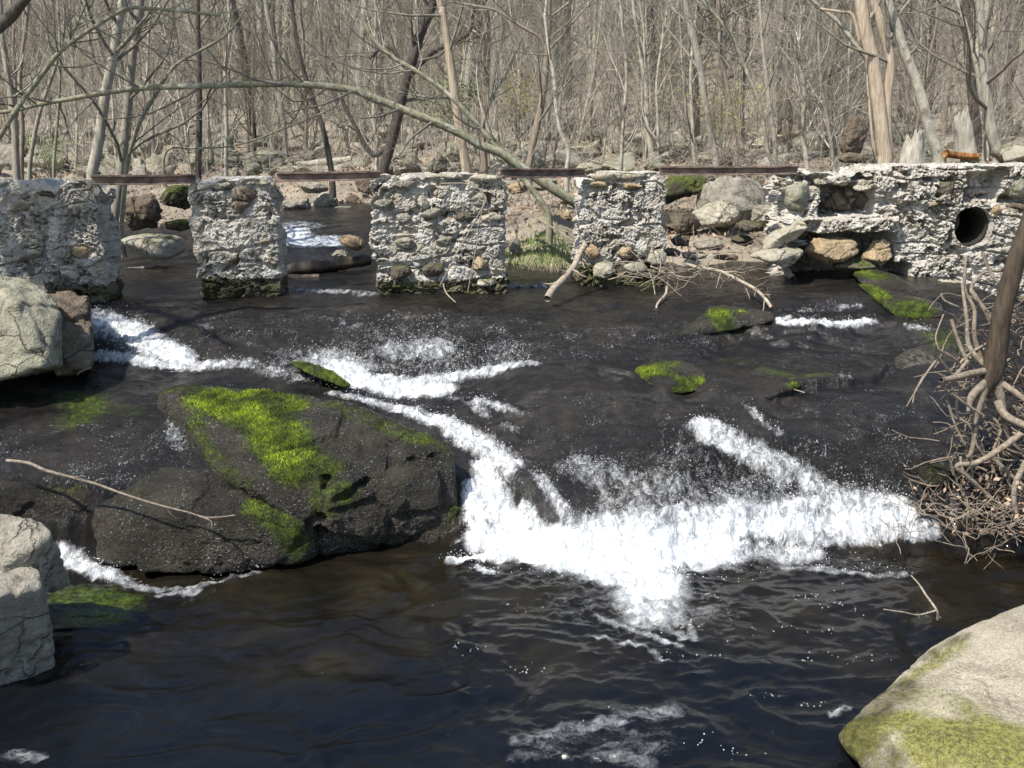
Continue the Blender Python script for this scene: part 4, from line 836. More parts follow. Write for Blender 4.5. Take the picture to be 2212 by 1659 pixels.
def seen_tree(pts, widths, Y, mat, label, cat='tree', top=5.0, limbs=9, twigs=True, seed=1, root=.35, Yend=None, ridge=0.0, name='bare_tree', group=None, forks=(), limb_len=(.8, 2.2), tm=(.3, 1.), crown_mat='twig_near'):
    """a tree whose trunk runs through the points seen in the photo, at distance Y (to Yend), then on up out of the picture"""
    rs = np.random.default_rng(seed); n = len(pts); Ys = np.linspace(Y, Yend or Y, n)
    pl = np.array([Wd(p[0], p[1], y) for p, y in zip(pts, Ys)]); rad = np.linspace(widths[0], widths[1], n) * .5 * np.array([mpp(y) for y in Ys])
    if root: pl = np.vstack([pl[0] + [0, 0, -root], pl]); rad = np.r_[rad[0] * 1.25, rad]
    if top:
        d = pl[-1] - pl[-2]; d /= np.linalg.norm(d)
        for k in range(3): d = d * .75 + np.array([0, 0, .25]); pl = np.vstack([pl, pl[-1] + d / np.linalg.norm(d) * top / 3]); rad = np.r_[rad, rad[-1] * .72]
    N = max(10, len(pl) * 6); cl = spline(np.c_[pl, rad], N); pl, rad = cl[:, :3], np.maximum(cl[:, 3], .002)
    t = empty(name, pl[0], label, cat, group)
    V, Fq = bark_tube(pl, rad, seed, ridge=ridge); parts_ = [(V, Fq, .2)]
    lim = []
    for fk in forks:                                # fork: (points, widths)
        q = np.array([Wd(p[0], p[1], fk[2] if len(fk) > 2 else Y) for p in fk[0]]); r = np.linspace(fk[1][0], fk[1][1], len(q)) * .5 * mpp(Y)
        c2 = spline(np.c_[q, r], len(q) * 6); v, f = bark_tube(c2[:, :3], np.maximum(c2[:, 3], .002), seed + 5, 10); parts_.append((v, f, .3)); lim.append(c2)
    V, Fq, T = merge(parts_); mtree('trunk', t, V, Fq, T, MT[mat])
    if limbs:
        src = [(pl[None], rad[None])] + [(c[None, :, :3], c[None, :, 3]) for c in lim]; ps = []
        for (a, b) in src:
            P1, R1 = grow(a, b, limbs, limb_len, (.5, 1.25), .42, rs, tm[0], tm[1], 7, .5, .13); ps.append(tube_part(P1, R1, 5, rs))
            if twigs:
                P2, R2 = grow(P1, R1, 5, (.3, .9), (.4, 1.1), .5, rs, .2, 1, 5, .25, .15, .002); ps.append(tube_part(P2, R2, 3, rs))
                P3_, R3 = grow(P2, R2, 3, (.12, .4), (.4, 1.0), .6, rs, .2, 1, 4, .1, .15, .0015); ps.append(tube_part(P3_, R3, 3, rs))
        V, Fq, T = merge(ps); mtree('crown', t, V, Fq, T, MT[crown_mat])
    return t
c1 = lambda *L: [C1(*a) for a in L]
c2 = lambda *L: [C2(*a) for a in L]
c3 = lambda *L: [C3(*a) for a in L]

# the arched tree over the piers
arch = c2((1640,1400),(1540,1330),(1440,1265),(1200,1110),(1050,1000),(900,940),(800,880),(600,790),(400,710),(250,650),(120,600),(0,572)) + c1((1980,548),(1750,545),(1300,557),(900,572),(650,607),(450,642),(250,678),(100,715),(-60,735))
seen_tree(arch, (22, 7), 12.6, 'bark_green', 'arched green grey trunk bowed over the piers from right to left', top=0, limbs=26, seed=501, Yend=11.9, root=0, limb_len=(.4, 1.5), name='leaning_tree')
seen_tree(c2((1345,1400),(1290,1300),(1250,1245),(1150,1125),(1050,1010),(950,890),(830,750),(680,600),(500,470),(330,370),(215,265),(150,150),(70,0)), (13, 7), 12.5, 'bark_green', 'slim green grey trunk slanting up left across the arched trunk', limbs=16, seed=502, top=2, name='leaning_tree',
   forks=[(c2((1320,1400),(1250,1240),(1130,1060),(1000,910),(900,810)), (6, 3))])
seen_tree(c2((812,1110),(795,1000),(760,800),(720,500),(690,300),(655,80),(630,-20)), (22, 13), 17, 'dead_wood', 'pale barkless dead trunk left of centre behind the arched trunk', seed=503, limbs=3, twigs=False, name='dead_tree', ridge=.05)
seen_tree(c2((920,1090),(925,900),(932,650),(938,400),(945,200),(930,0)), (17, 14), 18, 'bark_brown', 'straight trunk wrapped in thick bare vines at the centre', seed=504, limbs=8, ridge=.12,
   forks=[(c2((960,1080),(940,800),(950,600),(900,330),(940,180),(890,40)), (5, 4), 17.8), (c2((900,1060),(870,760),(900,560),(940,300),(900,150)), (4, 3), 17.8), (c2((950,950),(945,620),(915,500),(930,250),(910,120),(960,0)), (4, 4), 17.8)])
seen_tree(c2((1215,1100),(1230,1000),(1265,830),(1310,600),(1328,400),(1342,180),(1345,0)), (15, 10), 15, 'bark_brown', 'brown trunk leaning right at the centre with a long bare limb at its top left', seed=505, limbs=8,
   forks=[(c2((1325,330),(1290,245),(1180,180),(1050,95),(980,60),(850,35),(700,10)), (7, 4))])
seen_tree(c2((1462,1090),(1472,980),(1420,850),(1392,700),(1378,500),(1345,320),(1320,100),(1330,0)), (9, 5), 14.6, 'bark_pale', 'thin crooked pale trunk right of the leaning brown trunk', seed=506, limbs=10)
seen_tree(c2((270,1110),(335,880),(400,600),(440,450),(520,200),(600,0)), (22, 17), 18, 'bark_dark', 'dark leaning trunk with a broken limb above the gap left of the widest pier', seed=507, limbs=6, ridge=.06,
   forks=[(c2((420,520),(560,360),(690,285),(760,255),(830,205),(860,50)), (13, 6)), (c2((300,950),(200,1000),(80,800),(0,640)), (12, 8)), (c2((430,460),(300,300),(180,380)), (9, 6))])
seen_tree(c2((2010,1000),(1985,800),(1975,600),(1950,420),(1915,200),(1890,0)), (12, 6), 20, 'bark_pale', 'pale twin stemmed young tree above the rightmost rail', seed=508, limbs=8, forks=[(c2((1985,620),(1965,400),(1960,200),(1930,0)), (6, 4))])
seen_tree(c2((2040,1000),(2030,600),(2015,300),(1995,0)), (15, 11), 24, 'bark_dark', 'dark straight trunk behind the pale twin stemmed tree', seed=509, limbs=7)
seen_tree(c3((1310,1040),(1300,950),(1275,700),(1235,420),(1190,230),(1155,0)), (32, 25), 13.4, 'dead_wood', 'thick split dead tree stripped of bark behind the right wall', seed=510, limbs=3, twigs=False, name='dead_tree', ridge=.1, root=.5,
   forks=[(c3((1340,1040),(1325,800),(1330,600),(1345,400),(1290,180),(1240,0),(1220,-200)), (17, 20)), (c3((1250,1040),(1225,850),(1200,560),(1190,380)), (6, 4)), (c3((1145,260),(1100,100),(1010,75),(885,60)), (8, 5))])
seen_tree(c3((1660,1045),(1620,900),(1585,780),(1530,580),(1445,350),(1380,150),(1330,0)), (23, 17), 13.6, 'bark_pale', 'pale birch like trunk leaning left with curling vine stubs', seed=511, limbs=5, limb_len=(.3, .8), root=.5)
seen_tree(c3((2045,1020),(2000,850),(1980,700),(1960,500),(1940,200),(1925,0)), (23, 16), 14, 'bark_grey', 'smooth grey trunk at the right, stouter of the two beside the rotten log', seed=512, limbs=6, root=.5)
seen_tree(c3((1985,800),(1950,690),(1905,430),(1830,150),(1775,0)), (13, 8), 14.1, 'bark_grey', 'slimmer grey trunk leaning left at the right, beside the stouter one', seed=513, limbs=8, root=.6)
seen_tree(c3((1905,900),(1870,550),(1850,300),(1840,0)), (20, 16), 18, 'bark_dark', 'dark trunk behind the pair of grey trunks at the right', seed=514, limbs=5)
seen_tree(c3((215,1000),(160,760),(115,450),(60,200),(10,0)), (14, 15), 17, 'bark_grey', 'grey trunk leaning left above the rightmost rail', seed=515, limbs=10)
seen_tree(c3((345,960),(295,620),(250,350),(232,100),(230,0)), (11, 8), 19, 'bark_brown', 'brown trunk in the middle of the saplings above the rightmost rail', seed=516, limbs=10)
seen_tree(c3((600,960),(560,650),(520,300),(500,0)), (9, 6), 17, 'bark_grey', 'slender grey trunk left of the standing stone', seed=517, limbs=10)
seen_tree(c3((700,800),(690,400),(660,0)), (10, 8), 24, 'bark_dark', 'dark trunk far behind the slender grey trunk', seed=518, limbs=10)
seen_tree(c3((640,1180),(560,1000),(500,680),(420,480),(330,260),(230,120),(120,-10)), (8, 7), 13.5, 'bark_green', 'long thin stem curving up left from behind the rightmost rail', seed=519, limbs=14, top=2)
seen_tree(c1((598,1160),(625,1000),(650,850),(690,570),(738,350),(770,120),(795,0)), (22, 17), 12.8, 'bark_grey', 'sturdy grey trunk above the leftmost pier', seed=520, limbs=8, root=.6)
seen_tree(c1((738,1460),(760,1300),(790,1050),(818,780),(858,380),(910,0)), (20, 15), 13.3, 'bark_grey', 'grey trunk rooted behind the pale boulder in the leftmost gap', seed=521, limbs=8)
seen_tree(c1((788,1490),(810,1200),(832,1020),(900,810),(1000,630),(1130,430),(1330,310),(1440,245)), (10, 5), 13.1, 'bark_green', 'thin stem in the leftmost gap bending right above the second pier', seed=522, limbs=12, top=.8)
seen_tree(c1((1285,1130),(1290,900),(1292,650),(1290,400),(1282,100),(1280,0)), (13, 8), 14, 'bark_dark', 'straight black trunk above the second pier', seed=523, limbs=10, root=.8)
seen_tree(c1((1465,1115),(1468,800),(1460,450),(1492,200),(1480,0)), (8, 6), 14.5, 'bark_grey', 'thin grey trunk above the right edge of the second pier', seed=524, limbs=10, root=.6)
seen_tree(c1((110,1170),(92,780),(50,480),(10,200),(0,0)), (15, 9), 13, 'bark_grey', 'grey trunk at the left edge behind the leftmost pier', seed=525, limbs=10, root=.6)
seen_tree(c1((140,1140),(145,850),(130,500),(170,150),(180,0)), (10, 7), 13.6, 'bark_brown', 'second trunk from the left edge behind the leftmost pier', seed=526, limbs=9, root=.6)
seen_tree(c1((190,1140),(235,820),(300,600),(400,300),(420,0)), (9, 5), 13.9, 'bark_grey', 'thin trunk leaning right behind the leftmost pier', seed=527, limbs=10, root=.6)
seen_tree(c1((348,1150),(375,750),(390,430),(375,0)), (6, 5), 12.6, 'bark_green', 'thin straight sapling above the middle of the leftmost pier', seed=528, limbs=9, root=.6)
seen_tree(c1((-60,960),(0,880),(120,690),(260,500),(395,330),(550,215),(750,90),(860,50),(1150,70),(1425,100)), (12, 5), 11.6, 'bark_green', 'pale limb arching in from the left edge across the upper left trees', seed=529, limbs=16, top=0, root=0, limb_len=(.4, 1.3), name='leaning_tree', forks=[(c1((390,335),(440,270),(500,150),(560,20)), (6, 4)), (c1((860,50),(1000,80),(1120,130),(1160,330)), (4, 2))])
seen_tree(c1((2150,1130),(2120,950),(2090,820),(2040,680),(1950,400),(1900,100),(1890,0)), (12, 8), 15.5, 'bark_dark', 'dark trunk leaning left beside the gap left of the widest pier', seed=530, limbs=9)
seen_tree(c1((1660,980),(1690,700),(1690,300),(1685,0)), (17, 14), 28, 'bark_pale', 'pale straight trunk in the depth above the second pier', seed=531, limbs=8)
seen_tree(c1((1850,960),(1830,750),(1790,500),(1770,300),(1720,0)), (11, 9), 22, 'bark_grey', 'grey trunk deep in the wood right of the pale straight one', seed=532, limbs=8)
seen_tree(c1((1360,960),(1340,800),(1320,600),(1150,300),(1110,0)), (12, 9), 20, 'bark_brown', 'brown trunk deep in the wood right of the straight black trunk', seed=533, limbs=8)
seen_tree(c1((1060,1040),(1110,960),(1250,960),(1530,940),(1850,830),(2212,680)), (5, 3), 13.5, 'bark_green', 'long drooping bare branch low above the second pier', 'branch', seed=534, limbs=10, top=0, name='bare_branch', limb_len=(.2, .7))

# ------------------------------------------------------------------ the wood behind: trees and saplings copied, far part as one mass
def tree_proto(seed, H, r, lean, kind):
    rs = np.random.default_rng(seed); n = 12; z = np.linspace(-.4, H, n); w = np.cumsum(rs.normal(0, .07, (n, 2)), 0) * H / 12
    pl = np.c_[w[:, 0] + lean[0] * z, w[:, 1] + lean[1] * z, z]; rad = r * np.linspace(1.1, .25, n)
    cl = spline(np.c_[pl, rad], 30); V, Fq = bark_tube(cl[:, :3], cl[:, 3], seed, 9, .06); ps = []
    if kind == 'tree':
        P1, R1 = grow(cl[None, :, :3], cl[None, :, 3], 26, (1.0, 3.2), (.5, 1.2), .35, rs, .12, .98, 7, .7, .12); k2, k3 = 6, 4
    else:
        P1, R1 = grow(cl[None, :, :3], cl[None, :, 3], 30, (.5, 1.7), (.35, .95), .5, rs, .08, .98, 6, .6, .13); k2, k3 = 5, 3
    P2, R2 = grow(P1, R1, k2, (.4, 1.2), (.4, 1.0), .55, rs, .2, 1, 5, .3, .15, .003)
    P3_, R3 = grow(P2, R2, k3, (.2, .6), (.35, .95), .6, rs, .2, 1, 4, .15, .15, .0025)
    ps = [tube_part(P1, R1, 4, rs), tube_part(P2, R2, 3, rs), tube_part(P3_, R3, 3, rs)]
    cv, cf, ct = merge(ps)
    a = fast_mesh('trunk', V, Fq); attr(a, 'tint', np.full(len(V), rs.random() * .6)); b = fast_mesh('crown', cv, cf); attr(b, 'tint', ct)
    return a, b
TP = [tree_proto(600 + i, rb.uniform(11, 15), rb.uniform(.06, .14), (rb.uniform(-.08, .08), rb.uniform(-.05, .05)), 'tree') for i in range(6)]
SP = [tree_proto(640 + i, rb.uniform(3.5, 7), rb.uniform(.022, .045), (rb.uniform(-.18, .18), rb.uniform(-.1, .1)), 'sapling') for i in range(6)]
for i, (a, b) in enumerate(TP): a.materials.append(MT[['bark_grey', 'bark_brown', 'bark_dark', 'bark_pale', 'bark_dark', 'bark_green'][i]]); b.materials.append(MT['twig_near' if i % 2 else 'twig'])
for i, (a, b) in enumerate(SP): a.materials.append(MT[['bark_grey', 'bark_pale', 'bark_brown'][i % 3]]); b.materials.append(MT['twig_near' if i % 3 == 2 else 'twig'])
def plant(protos_, name, x, y, s, label, group):
    a, b = protos_[rb.randrange(len(protos_))]; o = bpy.data.objects.new(name, None); COL.objects.link(o); o.location = (x, y, gz1(x, y)); o.rotation_euler = (0, 0, rb.uniform(0, 6.28)); o.scale = (s, s, s * rb.uniform(.9, 1.1)); o.empty_display_size = .2
    tag(o, label, 'tree' if name == 'bare_tree' else 'sapling', group)
    for nm, me in (('trunk', a), ('crown', b)):
        c = bpy.data.objects.new(nm, me); COL.objects.link(c); c.parent = o
n = 0
while n < 190:
    Y = 23 + 34 * rb.random() ** .8; px = rb.uniform(-150, 2360); x = (px - 1106) / F_PX * Y
    plant(TP, 'bare_tree', x, Y, rb.uniform(.75, 1.25), 'bare grey tree among the many standing on the wooded slope', 'bare trees of the wooded slope'); n += 1
n = 0
while n < 230:
    Y = 17 + 26 * rb.random(); px = rb.uniform(-150, 2360); x = (px - 1106) / F_PX * Y
    if Y < 17 and 560 < px < 1450: Y += 4
    plant(SP, 'sapling', x, Y, rb.uniform(.6, 1.2), 'thin twiggy sapling in the undergrowth of the far bank', 'saplings of the far bank'); n += 1

def far_wood():
    rs = np.random.default_rng(77); n = 850; Y = 40 + 110 * rs.random(n) ** 1.3; px = rs.uniform(-250, 2460, n); X = (px - 1106) / F_PX * Y; Z = ground_z(X, Y)
    kp = (px > 520) | (rs.random(n) < .45); px, Y, X, Z = px[kp], Y[kp], X[kp], Z[kp]; n = len(X)
    H = rs.uniform(7, 15, n); K = 6; t = np.linspace(0, 1, K); P = np.empty((n, K, 3)); ln = rs.normal(0, .07, (n, 2))
    for k in range(K):
        P[:, k, 0] = X + ln[:, 0] * H * t[k] + rs.normal(0, .06, n); P[:, k, 1] = Y + ln[:, 1] * H * t[k]; P[:, k, 2] = Z - .3 + H * t[k]
    R = (rs.uniform(.04, .17, n) * (.7 + Y / 160))[:, None] * np.linspace(1.1, .4, K)[None]
    P1, R1 = grow(P, R, 14, (1.2, 3.4), (.4, 1.1), .3, rs, .1, 1, 4, .6, .12, .012); P2, R2 = grow(P1, R1, 4, (.6, 1.6), (.4, 1), .6, rs, .2, 1, 3, .3, .14, .008)
    V, Fq, T = merge([tube_part(P, R, 5, rs), tube_part(P1, R1, 3, rs), tube_part(P2, R2, 3, rs)])
    me = fast_mesh('far_wood', V, Fq); attr(me, 'tint', T); tag(add('far_wood', me, MT['twig']), kind='stuff')
    # brush: thin shoots rising from the floor of the wood
    n = 3600; Y = 21 + 60 * rs.random(n) ** 1.2; px = rs.uniform(-150, 2360, n); X = (px - 1106) / F_PX * Y; g = ground_z(X, Y); H = rs.uniform(.7, 3.6, n)
    P = np.empty((n, 5, 3)); d = rs.normal(0, .22, (n, 2))
    for k, tt in enumerate(np.linspace(0, 1, 5)): P[:, k] = np.c_[X + d[:, 0] * H * tt ** 1.4, Y + d[:, 1] * H * tt ** 1.4, g - .05 + H * tt * (1 - .12 * tt)]
    R = rs.uniform(.005, .013, n)[:, None] * np.linspace(1, .35, 5)[None]
    P1, R1 = grow(P, R, 4, (.3, 1.0), (.3, .9), .65, rs, .3, 1, 4, .3, .14, .003); P2, R2 = grow(P1, R1, 2, (.15, .5), (.3, .9), .7, rs, .2, 1, 3, .2, .14, .0025)
    V, Fq, T = merge([tube_part(P, R, 3, rs), tube_part(P1, R1, 3, rs), tube_part(P2, R2, 3, rs)])
    n = 2600; Y = 14.5 + 14 * rs.random(n); X = (rs.uniform(-100, 2320, n) - 1106) / F_PX * Y; g = ground_z(X, Y); ok = g > 1.5; X, Y, g = X[ok], Y[ok], g[ok]; n = len(X)
    H = rs.uniform(.2, .75, n); P = np.empty((n, 4, 3)); d = rs.normal(0, .8, (n, 2))
    for k, tt in enumerate(np.linspace(0, 1, 4)): P[:, k] = np.c_[X + d[:, 0] * H * tt, Y + d[:, 1] * H * tt, g - .03 + H * tt * (1 - .35 * tt)]
    R = rs.uniform(.003, .008, n)[:, None] * np.linspace(1, .4, 4)[None]; Pa, Ra = grow(P, R, 3, (.1, .4), (.4, 1.1), .6, rs, .2, 1, 3, .1, .15, .002)
    v2, f2, t2 = merge([tube_part(P, R, 3, rs), tube_part(Pa, Ra, 3, rs)]); V, Fq, T = merge([(V, Fq, T), (v2, f2, t2)])
    me = fast_mesh('brush', V, Fq); attr(me, 'tint', T); tag(add('brush', me, MT['twig']), kind='stuff')
far_wood()

def leaves(pos, size, rs, up=.3):
    n = len(pos); a = rs.normal(size=(n, 3)); a[:, 2] += up; a /= np.linalg.norm(a, axis=1)[:, None]; b = np.cross(a, rs.normal(size=(n, 3))); b /= np.linalg.norm(b, axis=1)[:, None]
    s = rs.uniform(.6, 1.3, n)[:, None] * size; V = np.stack([pos, pos + a * s * .5 + b * s * .28, pos + a * s, pos + a * s * .5 - b * s * .28], 1).reshape(-1, 3)
    return V, np.arange(4 * n).reshape(-1, 4), np.repeat(rs.random(n), 4)
def leafy_shrub(px, py, Y, wpx, hpx, mat, label, nleaf, size, seed, name='shrub', ns=12):
    rs = np.random.default_rng(seed); k = mpp(Y); b = Wd(px, py + hpx / 2, Y); b[2] = min(b[2], gz1(b[0], b[1]) + .6); t = empty(name, b, label, 'shrub')
    H = hpx * k; P = np.empty((ns, 5, 3)); d = rs.normal(0, .5, (ns, 2)) * [wpx * k * .5, wpx * k * .35]
    for i, tt in enumerate(np.linspace(0, 1, 5)): P[:, i] = b + np.c_[d[:, 0] * tt, d[:, 1] * tt, H * rs.uniform(.75, 1, ns) * tt - .1]
    R = np.full((ns, 5), .007) * np.linspace(1, .4, 5); P1, R1 = grow(P, R, 7, (.15 * H, .45 * H), (.5, 1.2), .6, rs, .25, 1, 4, .2, .15)
    P2, R2 = grow(P1, R1, 4, (.06 * H, .2 * H), (.4, 1.1), .6, rs, .2, 1, 3, .1, .15, .0015)
    V, Fq, T = merge([tube_part(P, R, 4, rs), tube_part(P1, R1, 3, rs), tube_part(P2, R2, 3, rs)]); mtree('stems', t, V, Fq, T, MT['twig'])
    src = np.concatenate([P1[:, 1:].reshape(-1, 3), P2.reshape(-1, 3)]); q = src[rs.integers(0, len(src), nleaf)] + rs.normal(0, size * .6, (nleaf, 3))
    V, Fq, T = leaves(q, size, rs); mtree('leaves', t, V, Fq, T, MT[mat])
leafy_shrub(960, 210, 19, 150, 150, 'ever', 'soft green evergreen shrub behind the pale dead trunk', 1500, .05, 701)
leafy_shrub(1120, 210, 20, 120, 130, 'bud', 'yellowish budding shrub right of the vine wrapped trunk', 1000, .05, 702)
leafy_shrub(1560, 260, 17, 200, 160, 'bud', 'yellowish budding shrub above the rightmost rail', 700, .04, 703)
leafy_shrub(1420, 210, 22, 220, 200, 'bud', 'thin budding shrub behind the pale twin stemmed tree', 700, .045, 707)
leafy_shrub(110, 300, 15.5, 130, 90, 'leaf', 'fresh green shrub at the left behind the leftmost pier', 350, .04, 704)
leafy_shrub(900, 290, 13, 100, 130, 'leaf', 'young green leafed shoots under the arched trunk', 260, .035, 705, ns=5)
leafy_shrub(990, 360, 12.6, 80, 40, 'leaf', 'tiny green leafed shoots just behind the top of the widest pier', 140, .025, 706, ns=5)
leafy_shrub(522, 385, 11.1, 50, 50, 'leaf', 'small green seedling growing on top of the second pier', 60, .02, 708, ns=3)

# grass, straw and dead leaves on the bank behind the third gap
def blades(cx, cy, w, d, n, h, mat, name, seed):
    rs = np.random.default_rng(seed); X = cx + rs.normal(0, w, n); Y = cy + rs.normal(0, d, n); Z = ground_z(X, Y) - .01; b = np.c_[X, Y, Z]; H = rs.uniform(.4, 1, n) * h
    tip = b + np.c_[rs.normal(0, .4, n), rs.normal(-.1, .4, n), np.ones(n)] * H[:, None]; wv = np.c_[rs.normal(0, 1, n), rs.normal(0, .4, n), np.zeros(n)] * .006
    V = np.stack([b - wv, b + wv, tip], 1).reshape(-1, 3); me = fast_mesh(name, V, np.arange(3 * n).reshape(-1, 3), False); attr(me, 'tint', np.repeat(rs.random(n), 3)); tag(add(name, me, MT[mat]), kind='stuff')
gb = Wd(1172, 520, 13.0)
blades(gb[0], 12.9, .36, .35, 3000, .11, 'grass', 'grass', 801)
blades(gb[0] - .1, 12.55, .4, .15, 2200, .2, 'straw', 'dry_grass', 802)
blades(Wd(1440, 350, 16)[0], 16.5, 3, 1, 2500, .15, 'straw', 'dry_grass', 803)
rs = np.random.default_rng(805); n = 30000; X = rs.uniform(-9, 9, n); Y = 12 + 14 * rs.random(n) ** 1.2; z = ground_z(X, Y) + .012
keep = z > 1.36
V, Fq, T = leaves(np.c_[X, Y, z][keep], .07, rs, .2); me = fast_mesh('leaf_litter', V, Fq, False); attr(me, 'tint', T); tag(add('leaf_litter', me, MT['litter']), kind='stuff')

# ------------------------------------------------------------------ stumps and rotten wood at the right
def stump(px, py, wpx, hpx, Y, mat, label, seed, tilt=(0, 0), name='tree_stump'):
    rs = np.random.default_rng(seed); k = mpp(Y); b = Wd(px, py + hpx / 2, Y); H = hpx * k; n = 22; pl = np.c_[b[0] + np.linspace(0, tilt[0], n), b[1] + np.linspace(0, tilt[1], n), b[2] - .1 + np.linspace(0, H + .1, n)]
    rad = wpx * k * .5 * np.linspace(1.15, .72, n); V, Fq = bark_tube(pl, rad, seed, 40, .16, .07); a = np.tile(np.arange(40), n); lev = np.repeat(np.arange(n), 40) / (n - 1)
    jag = rs.random(40) * .5 + .4 * (np.sin(np.arange(40) / 40 * 6.28 + seed) > 0); V[:, 2] -= np.clip(lev - .55, 0, 1) * jag[a] * H * .9
    m = len(V); V = np.vstack([V, pl[-1] - [0, 0, H * .5]]); cap = np.array([((n - 1) * 40 + i, (n - 1) * 40 + (i + 1) % 40, m) for i in range(40)])
    return solid(name, V, [Fq, cap], MT[mat], label, 'stump')
stump(1970, 316, 46, 66, 13.1, 'bark_grey', 'ragged white broken stump between the dead tree and the leaning birch', 811)
stump(2088, 280, 38, 76, 13.9, 'bark_grey', 'splintered grey stump beside the stouter grey trunk at the right', 812, (-.12, 0))
def log(a, b, r, mat, label, name, seed, sides=18, cat='log', ends=(1, .8)):
    pl = spline(np.array([a, (np.array(a) + b) / 2 + [0, .02, -.01], b]), 30); rad = r * np.linspace(ends[0], ends[1], 30); V, Fq = bark_tube(pl, rad, seed, sides, .3, .08); m = len(V); V = np.vstack([V, pl[0], pl[-1]])
    cap = np.array([(i, (i + 1) % sides, m) for i in range(sides)] + [(29 * sides + i, 29 * sides + (i + 1) % sides, m + 1) for i in range(sides)])
    return solid(name, V, [Fq, cap], MT[mat], label, cat)
log(Wd(2042, 332, 13.4), Wd(2112, 338, 13.6), .045, 'orange_wood', 'crumbling orange rotten log on top of the right wall', 'rotten_log', 821)
log(Wd(610, 585, 12.3), Wd(800, 560, 12.7), .085, 'log', 'dark wet log lodged across the gap left of the widest pier', 'driftwood_log', 823)
log(Wd(612, 600, 12.0), Wd(690, 597, 12.1), .04, 'log', 'short dark log in the water under the lodged log', 'driftwood_log', 824)

for (x0_, y0_, x1_, y1_, lab) in [(430,352,540,335,'fallen grey log lying among the boulders above the second pier'),(1620,350,1790,338,'fallen pale log behind the longest rail'),(640,362,760,350,'fallen log behind the gap left of the widest pier'),(1180,345,1290,338,'fallen log just above the short rail')]:
    A = ground_hit(x0_, y0_); B = ground_hit(x1_, y1_)
    if A is not None and B is not None and np.linalg.norm(A - B) < 6: log(A + [0, 0, .06], B + [0, 0, .06], .07, 'bark_grey', lab, 'fallen_log', int(x0_), 12)

# ------------------------------------------------------------------ sticks, vine and branches in the stream
def stick(pts, ws, Ys, mat, label, seed, name='stick', cat='stick', twig=0, forks=(), tl=(.08, .25), extra=None):
    pl = np.array([Wd(p[0], p[1], y) for p, y in zip(pts, Ys)]); rad = np.linspace(ws[0], ws[1], len(pl)) * .5 * mpp(Ys[0]); cl = spline(np.c_[pl, rad], len(pl) * 7); rs = np.random.default_rng(seed)
    V, Fq = bark_tube(cl[:, :3], np.maximum(cl[:, 3], .0015), seed, 10, .12); ps = [(V, Fq, .2)]
    for (fp, fw, fy) in forks:
        q = np.array([Wd(p[0], p[1], y) for p, y in zip(fp, fy)]); r = np.linspace(fw[0], fw[1], len(q)) * .5 * mpp(fy[0]); c_ = spline(np.c_[q, r], len(q) * 6); v, f = bark_tube(c_[:, :3], np.maximum(c_[:, 3], .0012), seed + 3, 7, .1); ps.append((v, f, .1))
    if twig:
        P1, R1 = grow(cl[None, :, :3], cl[None, :, 3], twig, tl, (.4, 1.2), .5, rs, .1, 1, 5, 0, .2, .0015); ps.append(tube_part(P1, R1, 4, rs)); P2, R2 = grow(P1, R1, 2, (tl[0] * .5, tl[1] * .6), (.4, 1.1), .6, rs, .2, 1, 4, 0, .2, .0012); ps.append(tube_part(P2, R2, 3, rs))
    V, Fq, T = merge(ps); return solid(name, V, Fq, MT[mat], label, cat, attrs={'tint': T})
stick([(15,995),(60,1000),(105,1018),(200,1043),(270,1068),(340,1090),(400,1105),(450,1118),(508,1113)], (8, 2.6), [6.65,6.6,6.5,6.42,6.35,6.3,6.27,6.25,6.25], 'root', 'long driftwood stick lying over the black rocks at the left', 831, twig=5, tl=(.04, .12), forks=[([(430,1115),(455,1125),(458,1142)], (4, 2), [6.25,6.22,6.2])])
stick([(2025,1338),(2023,1318),(2000,1285),(1985,1262),(1968,1243)], (7, 3), [5.12,5.1,5.15,5.18,5.2], 'driftwood', 'forked pale twig standing out of the pool at the right', 832, forks=[([(2024,1318),(1985,1328),(1950,1322),(1908,1316)], (4, 2), [5.1,5.05,5.0,5.0]), ([(1988,1326),(1984,1335)], (2, 1), [5.05,5.05])])
stick(c2((1580,1590),(1545,1640))+[(1240,575),(1215,605),(1195,625),(1182,645)], (12, 15), [11.2,11.1,10.9,10.7,10.5,10.35], 'driftwood', 'stout pale driftwood branch leaning from the rightmost pier into the water', 833, twig=8)
stick(C6(0,40) and [C6(20,50),C6(100,75),C6(230,95),C6(300,125),C6(390,170),C6(470,215),C6(530,270),C6(575,335)], (7, 6), [11.3,11.2,11.0,10.8,10.6,10.4,10.25,10.1], 'driftwood', 'long pale driftwood branch curving down to the small right fall', 834, twig=14)
stick([C5(2110,200),C5(2100,250),C5(2050,310),C5(2045,350),C5(2075,395)], (6, 4), [10.8,10.7,10.4,10.3,10.2], 'driftwood', 'short hooked driftwood twig hanging on the slab below the rightmost pier', 835, twig=3)
stick([C2(640,1190),C2(830,1195),C2(935,1275),C2(900,1370),C2(840,1480),C2(760,1620),C5(640,190)], (3, 3), [10.75,10.72,10.7,10.66,10.64,10.62,10.6], 'bark_brown', 'thin brown vine hanging down the face of the widest pier', 836, name='hanging_vine', cat='vine', twig=5, forks=[([C2(930,1280),C2(900,1420),C2(880,1560),C5(820,230)], (3, 2), [10.72,10.7,10.68,10.64]), ([C2(940,1280),C2(965,1450),C2(955,1600)], (2, 1.5), [10.72,10.7,10.7])])
stick([C5(660,180),C5(680,240),C5(740,300)], (3, 2), [10.6,10.4,10.2], 'driftwood', 'bent twig trailing in the water at the foot of the widest pier', 837)
stick([C4(500,770),C4(530,745),C4(595,722)], (2.5, 1.5), [8.5,8.5,8.55], 'driftwood', 'tiny twig at the foot of the brown split boulder', 838)
